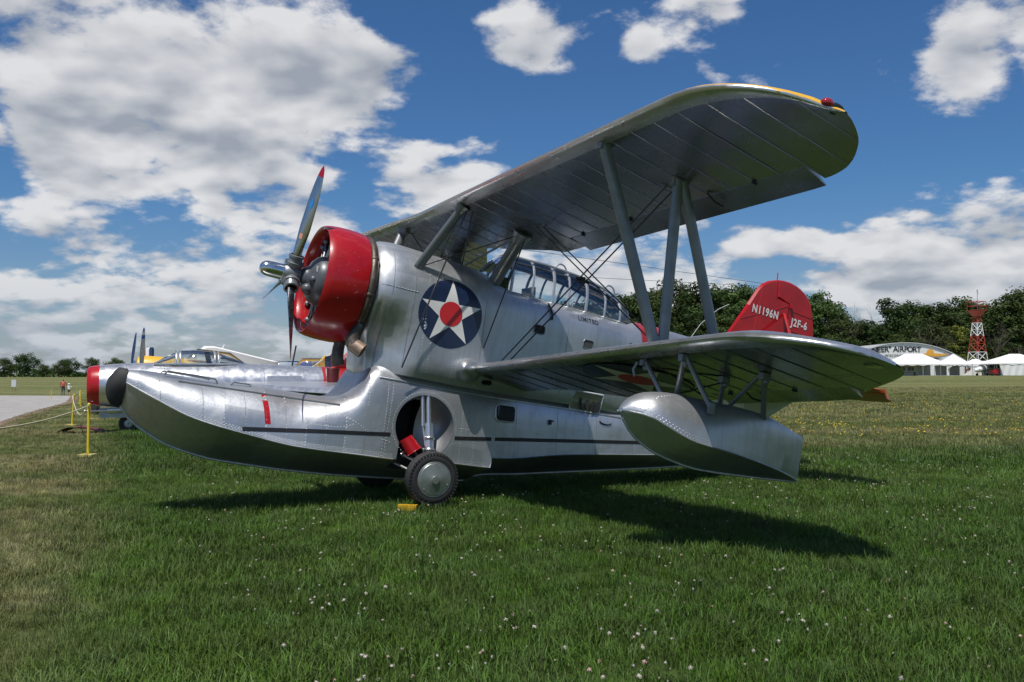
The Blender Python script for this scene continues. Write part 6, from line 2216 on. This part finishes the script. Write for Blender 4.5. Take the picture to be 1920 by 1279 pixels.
o = rope((-6.9, 10.4, .86), ptop(0), .14).build('rope', M['rope']); tag(o, 'pale rope running from the nearest yellow post out of the picture at left', 'rope')
o = rope(ptop(0), ptop(1), .35).build('rope', M['rope']); tag(o, 'sagging pale rope between the nearest post and the post by the apron', 'rope')
o = rope(ptop(3), ptop(4), .3).build('rope', M['rope']); tag(o, 'short pale rope between the two distant yellow posts', 'rope')
# maroon cover lying on the grass
cv = MB(); rs = []
for i in range(9):
    t = i / 8
    rs.append([(-.55 + 1.1 * t, -.42 + .84 * j / 6, .03 + .16 * math.sin(math.pi * t) * (1 - .3 * j / 6) + .02 * math.sin(9 * t + j)) for j in range(7)])
cv.rings(rs, False, False, False); cv.rings([[(q[0], q[1], q[2] - .025) for q in r_] for r_ in rs], False, False, False)
o = cv.build('intake_cover', mat('maroon_canvas', (.12, .018, .025), .7, 0, var=.2, vscale=5), None, None, 40)
o.location = (-11.65, 24.6, terrain(-11.65, 24.6)); o.rotation_euler = (0, 0, R(12))
tag(o, 'flat maroon canvas intake cover lying on the grass below the jet nose', 'cover')
# small sign board in the far grass
sg_ = thing('notice_board', 'small pale notice board standing alone in the far grass at left', 'sign', at(27, 108))
b_ = MB(); b_.box((0, 0, .9), (.55, .06, .85)); b_.build('board', M['label_paper'], sg_, None, None)
b_ = MB(); b_.tube([(-.2, 0, 0), (-.2, 0, .6)], .03, 5); b_.tube([(.2, 0, 0), (.2, 0, .6)], .03, 5); b_.build('board_legs', M['strut'], sg_, None, None)

# ------------------------------------------------------------------ two people walking
M['skin'] = mat('skin_tone', (.33, .20, .14), .6)
M['hair'] = mat('dark_hair', (.02, .016, .014), .7)
M['jeans'] = mat('blue_jeans', (.035, .05, .085), .8, var=.15)
M['rust_top'] = mat('rust_red_top', (.30, .05, .03), .8, var=.1)
M['pack'] = mat('red_orange_backpack', (.42, .09, .05), .7, var=.1)
M['white_shirt'] = mat('white_shirt', (.72, .72, .72), .8)
M['shorts'] = mat('dark_shorts', (.025, .025, .03), .8)


def limb_body(joints, edges, name, mt, root, sub=2):
    me = bpy.data.meshes.new(name)
    me.from_pydata([j[:3] for j in joints], edges, [])
    o = bpy.data.objects.new(name, me); COL.objects.link(o)
    md = o.modifiers.new('skin', 'SKIN')
    if not me.skin_vertices:
        pass
    for i, sv in enumerate(me.skin_vertices[0].data):
        sv.radius = (joints[i][3], joints[i][4] if len(joints[i]) > 4 else joints[i][3]); sv.use_root = i == 0
    o.modifiers.new('sub', 'SUBSURF').levels = sub
    o.modifiers['sub'].render_levels = sub
    bpy.context.view_layer.update()
    m2 = bpy.data.meshes.new_from_object(o.evaluated_get(bpy.context.evaluated_depsgraph_get()))
    o.modifiers.clear(); o.data = m2
    m2.materials.clear(); mats = mt if isinstance(mt, list) else [mt]
    for q in mats:
        m2.materials.append(q)
    m2.polygons.foreach_set('use_smooth', [True] * len(m2.polygons))
    o.parent = root
    return o


def person(label, pos, yaw, H, top, bottom, bottom_len, arm_out, hat=None, pack=None):
    """walking figure seen from behind; faces local +y"""
    root = thing('person', label, 'person', pos, (0, 0, yaw))
    s = H / 1.72
    J = [(0, 0, .95, .15, .11), (0, 0, 1.12, .145, .10), (0, 0, 1.30, .165, .11), (0, -.01, 1.44, .10, .08), (0, .0, 1.52, .055, .055), (0, .02, 1.58, .075, .085), (0, .025, 1.66, .078, .095), (0, .02, 1.70, .05, .06),
         (-.19, 0, 1.40, .058), (-.25 - arm_out * .3, .02, 1.14, .043), (-.22 - arm_out * .4, .12, .92, .033), (-.21 - arm_out * .4, .16, .83, .035, .02),
         (.19, 0, 1.40, .058), (.25 + arm_out, -.02, 1.14, .043), (.24 + arm_out, .06, .92, .033), (.24 + arm_out, .10, .83, .035, .02),
         (-.095, .0, .86, .095), (-.10, .10, .50, .065), (-.10, .04, .10, .042), (-.10, .17, .04, .035, .03),
         (.095, 0, .86, .095), (.10, -.02, .50, .062), (.10, -.22, .14, .042), (.10, -.12, .04, .035, .03)]
    J = [tuple(c * s for c in j) for j in J]
    E_ = [(0, 1), (1, 2), (2, 3), (3, 4), (4, 5), (5, 6), (6, 7), (3, 8), (8, 9), (9, 10), (10, 11), (3, 12), (12, 13), (13, 14), (14, 15), (0, 16), (16, 17), (17, 18), (18, 19), (0, 20), (20, 21), (21, 22), (22, 23)]
    o = limb_body(J, E_, 'body', [M['skin'], top, bottom, M['hair']], root)
    me = o.data
    for p in me.polygons:
        c = p.center / s
        mi = 0
        if .92 < c.z < 1.46 and (abs(c.x) < .20 or c.z > 1.18):
            mi = 1
        elif bottom_len < c.z <= .95 and abs(c.x) < .2:
            mi = 2
        elif c.z > 1.62 or (c.z > 1.54 and c.y < .02):
            mi = 3
        elif c.z < .10:
            mi = 3
        p.material_index = mi
    if hat:
        h_ = MB(); h_.lathe([(0, .135), (.008, .135), (.01, .10), (.06, .095), (.10, .06), (.11, .002)], (0, .025 * s, 1.645 * s), (0, .1, 1), 18); h_.build('sun_hat', hat, root, None, 50)
    if pack:
        h_ = MB(); h_.rings([[(x * w, -.10 - d * (.5 + .5 * (1 - abs(x))), z * s) for x in np.linspace(-1, 1, 7)] + [(w, -.06, z * s), (-w, -.06, z * s)] for w, d, z in ((.10, .05, .98), (.16, .14, 1.02), (.165, .16, 1.18), (.15, .13, 1.36), (.09, .05, 1.44))]); h_.build('backpack', pack, root, None, 50)
    return root


pd = 93.0
x = us(119.5) * pd; person('adult walking away in a rust top and jeans with a red backpack', Vector((x, pd, terrain(x, pd) + .03)), R(28), 1.68, M['rust_top'], M['jeans'], .08, .06, None, M['pack'])
x = us(130.5) * pd; person('child walking away in a white shirt, dark shorts and white sun hat', Vector((x, pd, terrain(x, pd) + .03)), R(20), 1.22, M['white_shirt'], M['shorts'], .48, .14, M['white_shirt'])
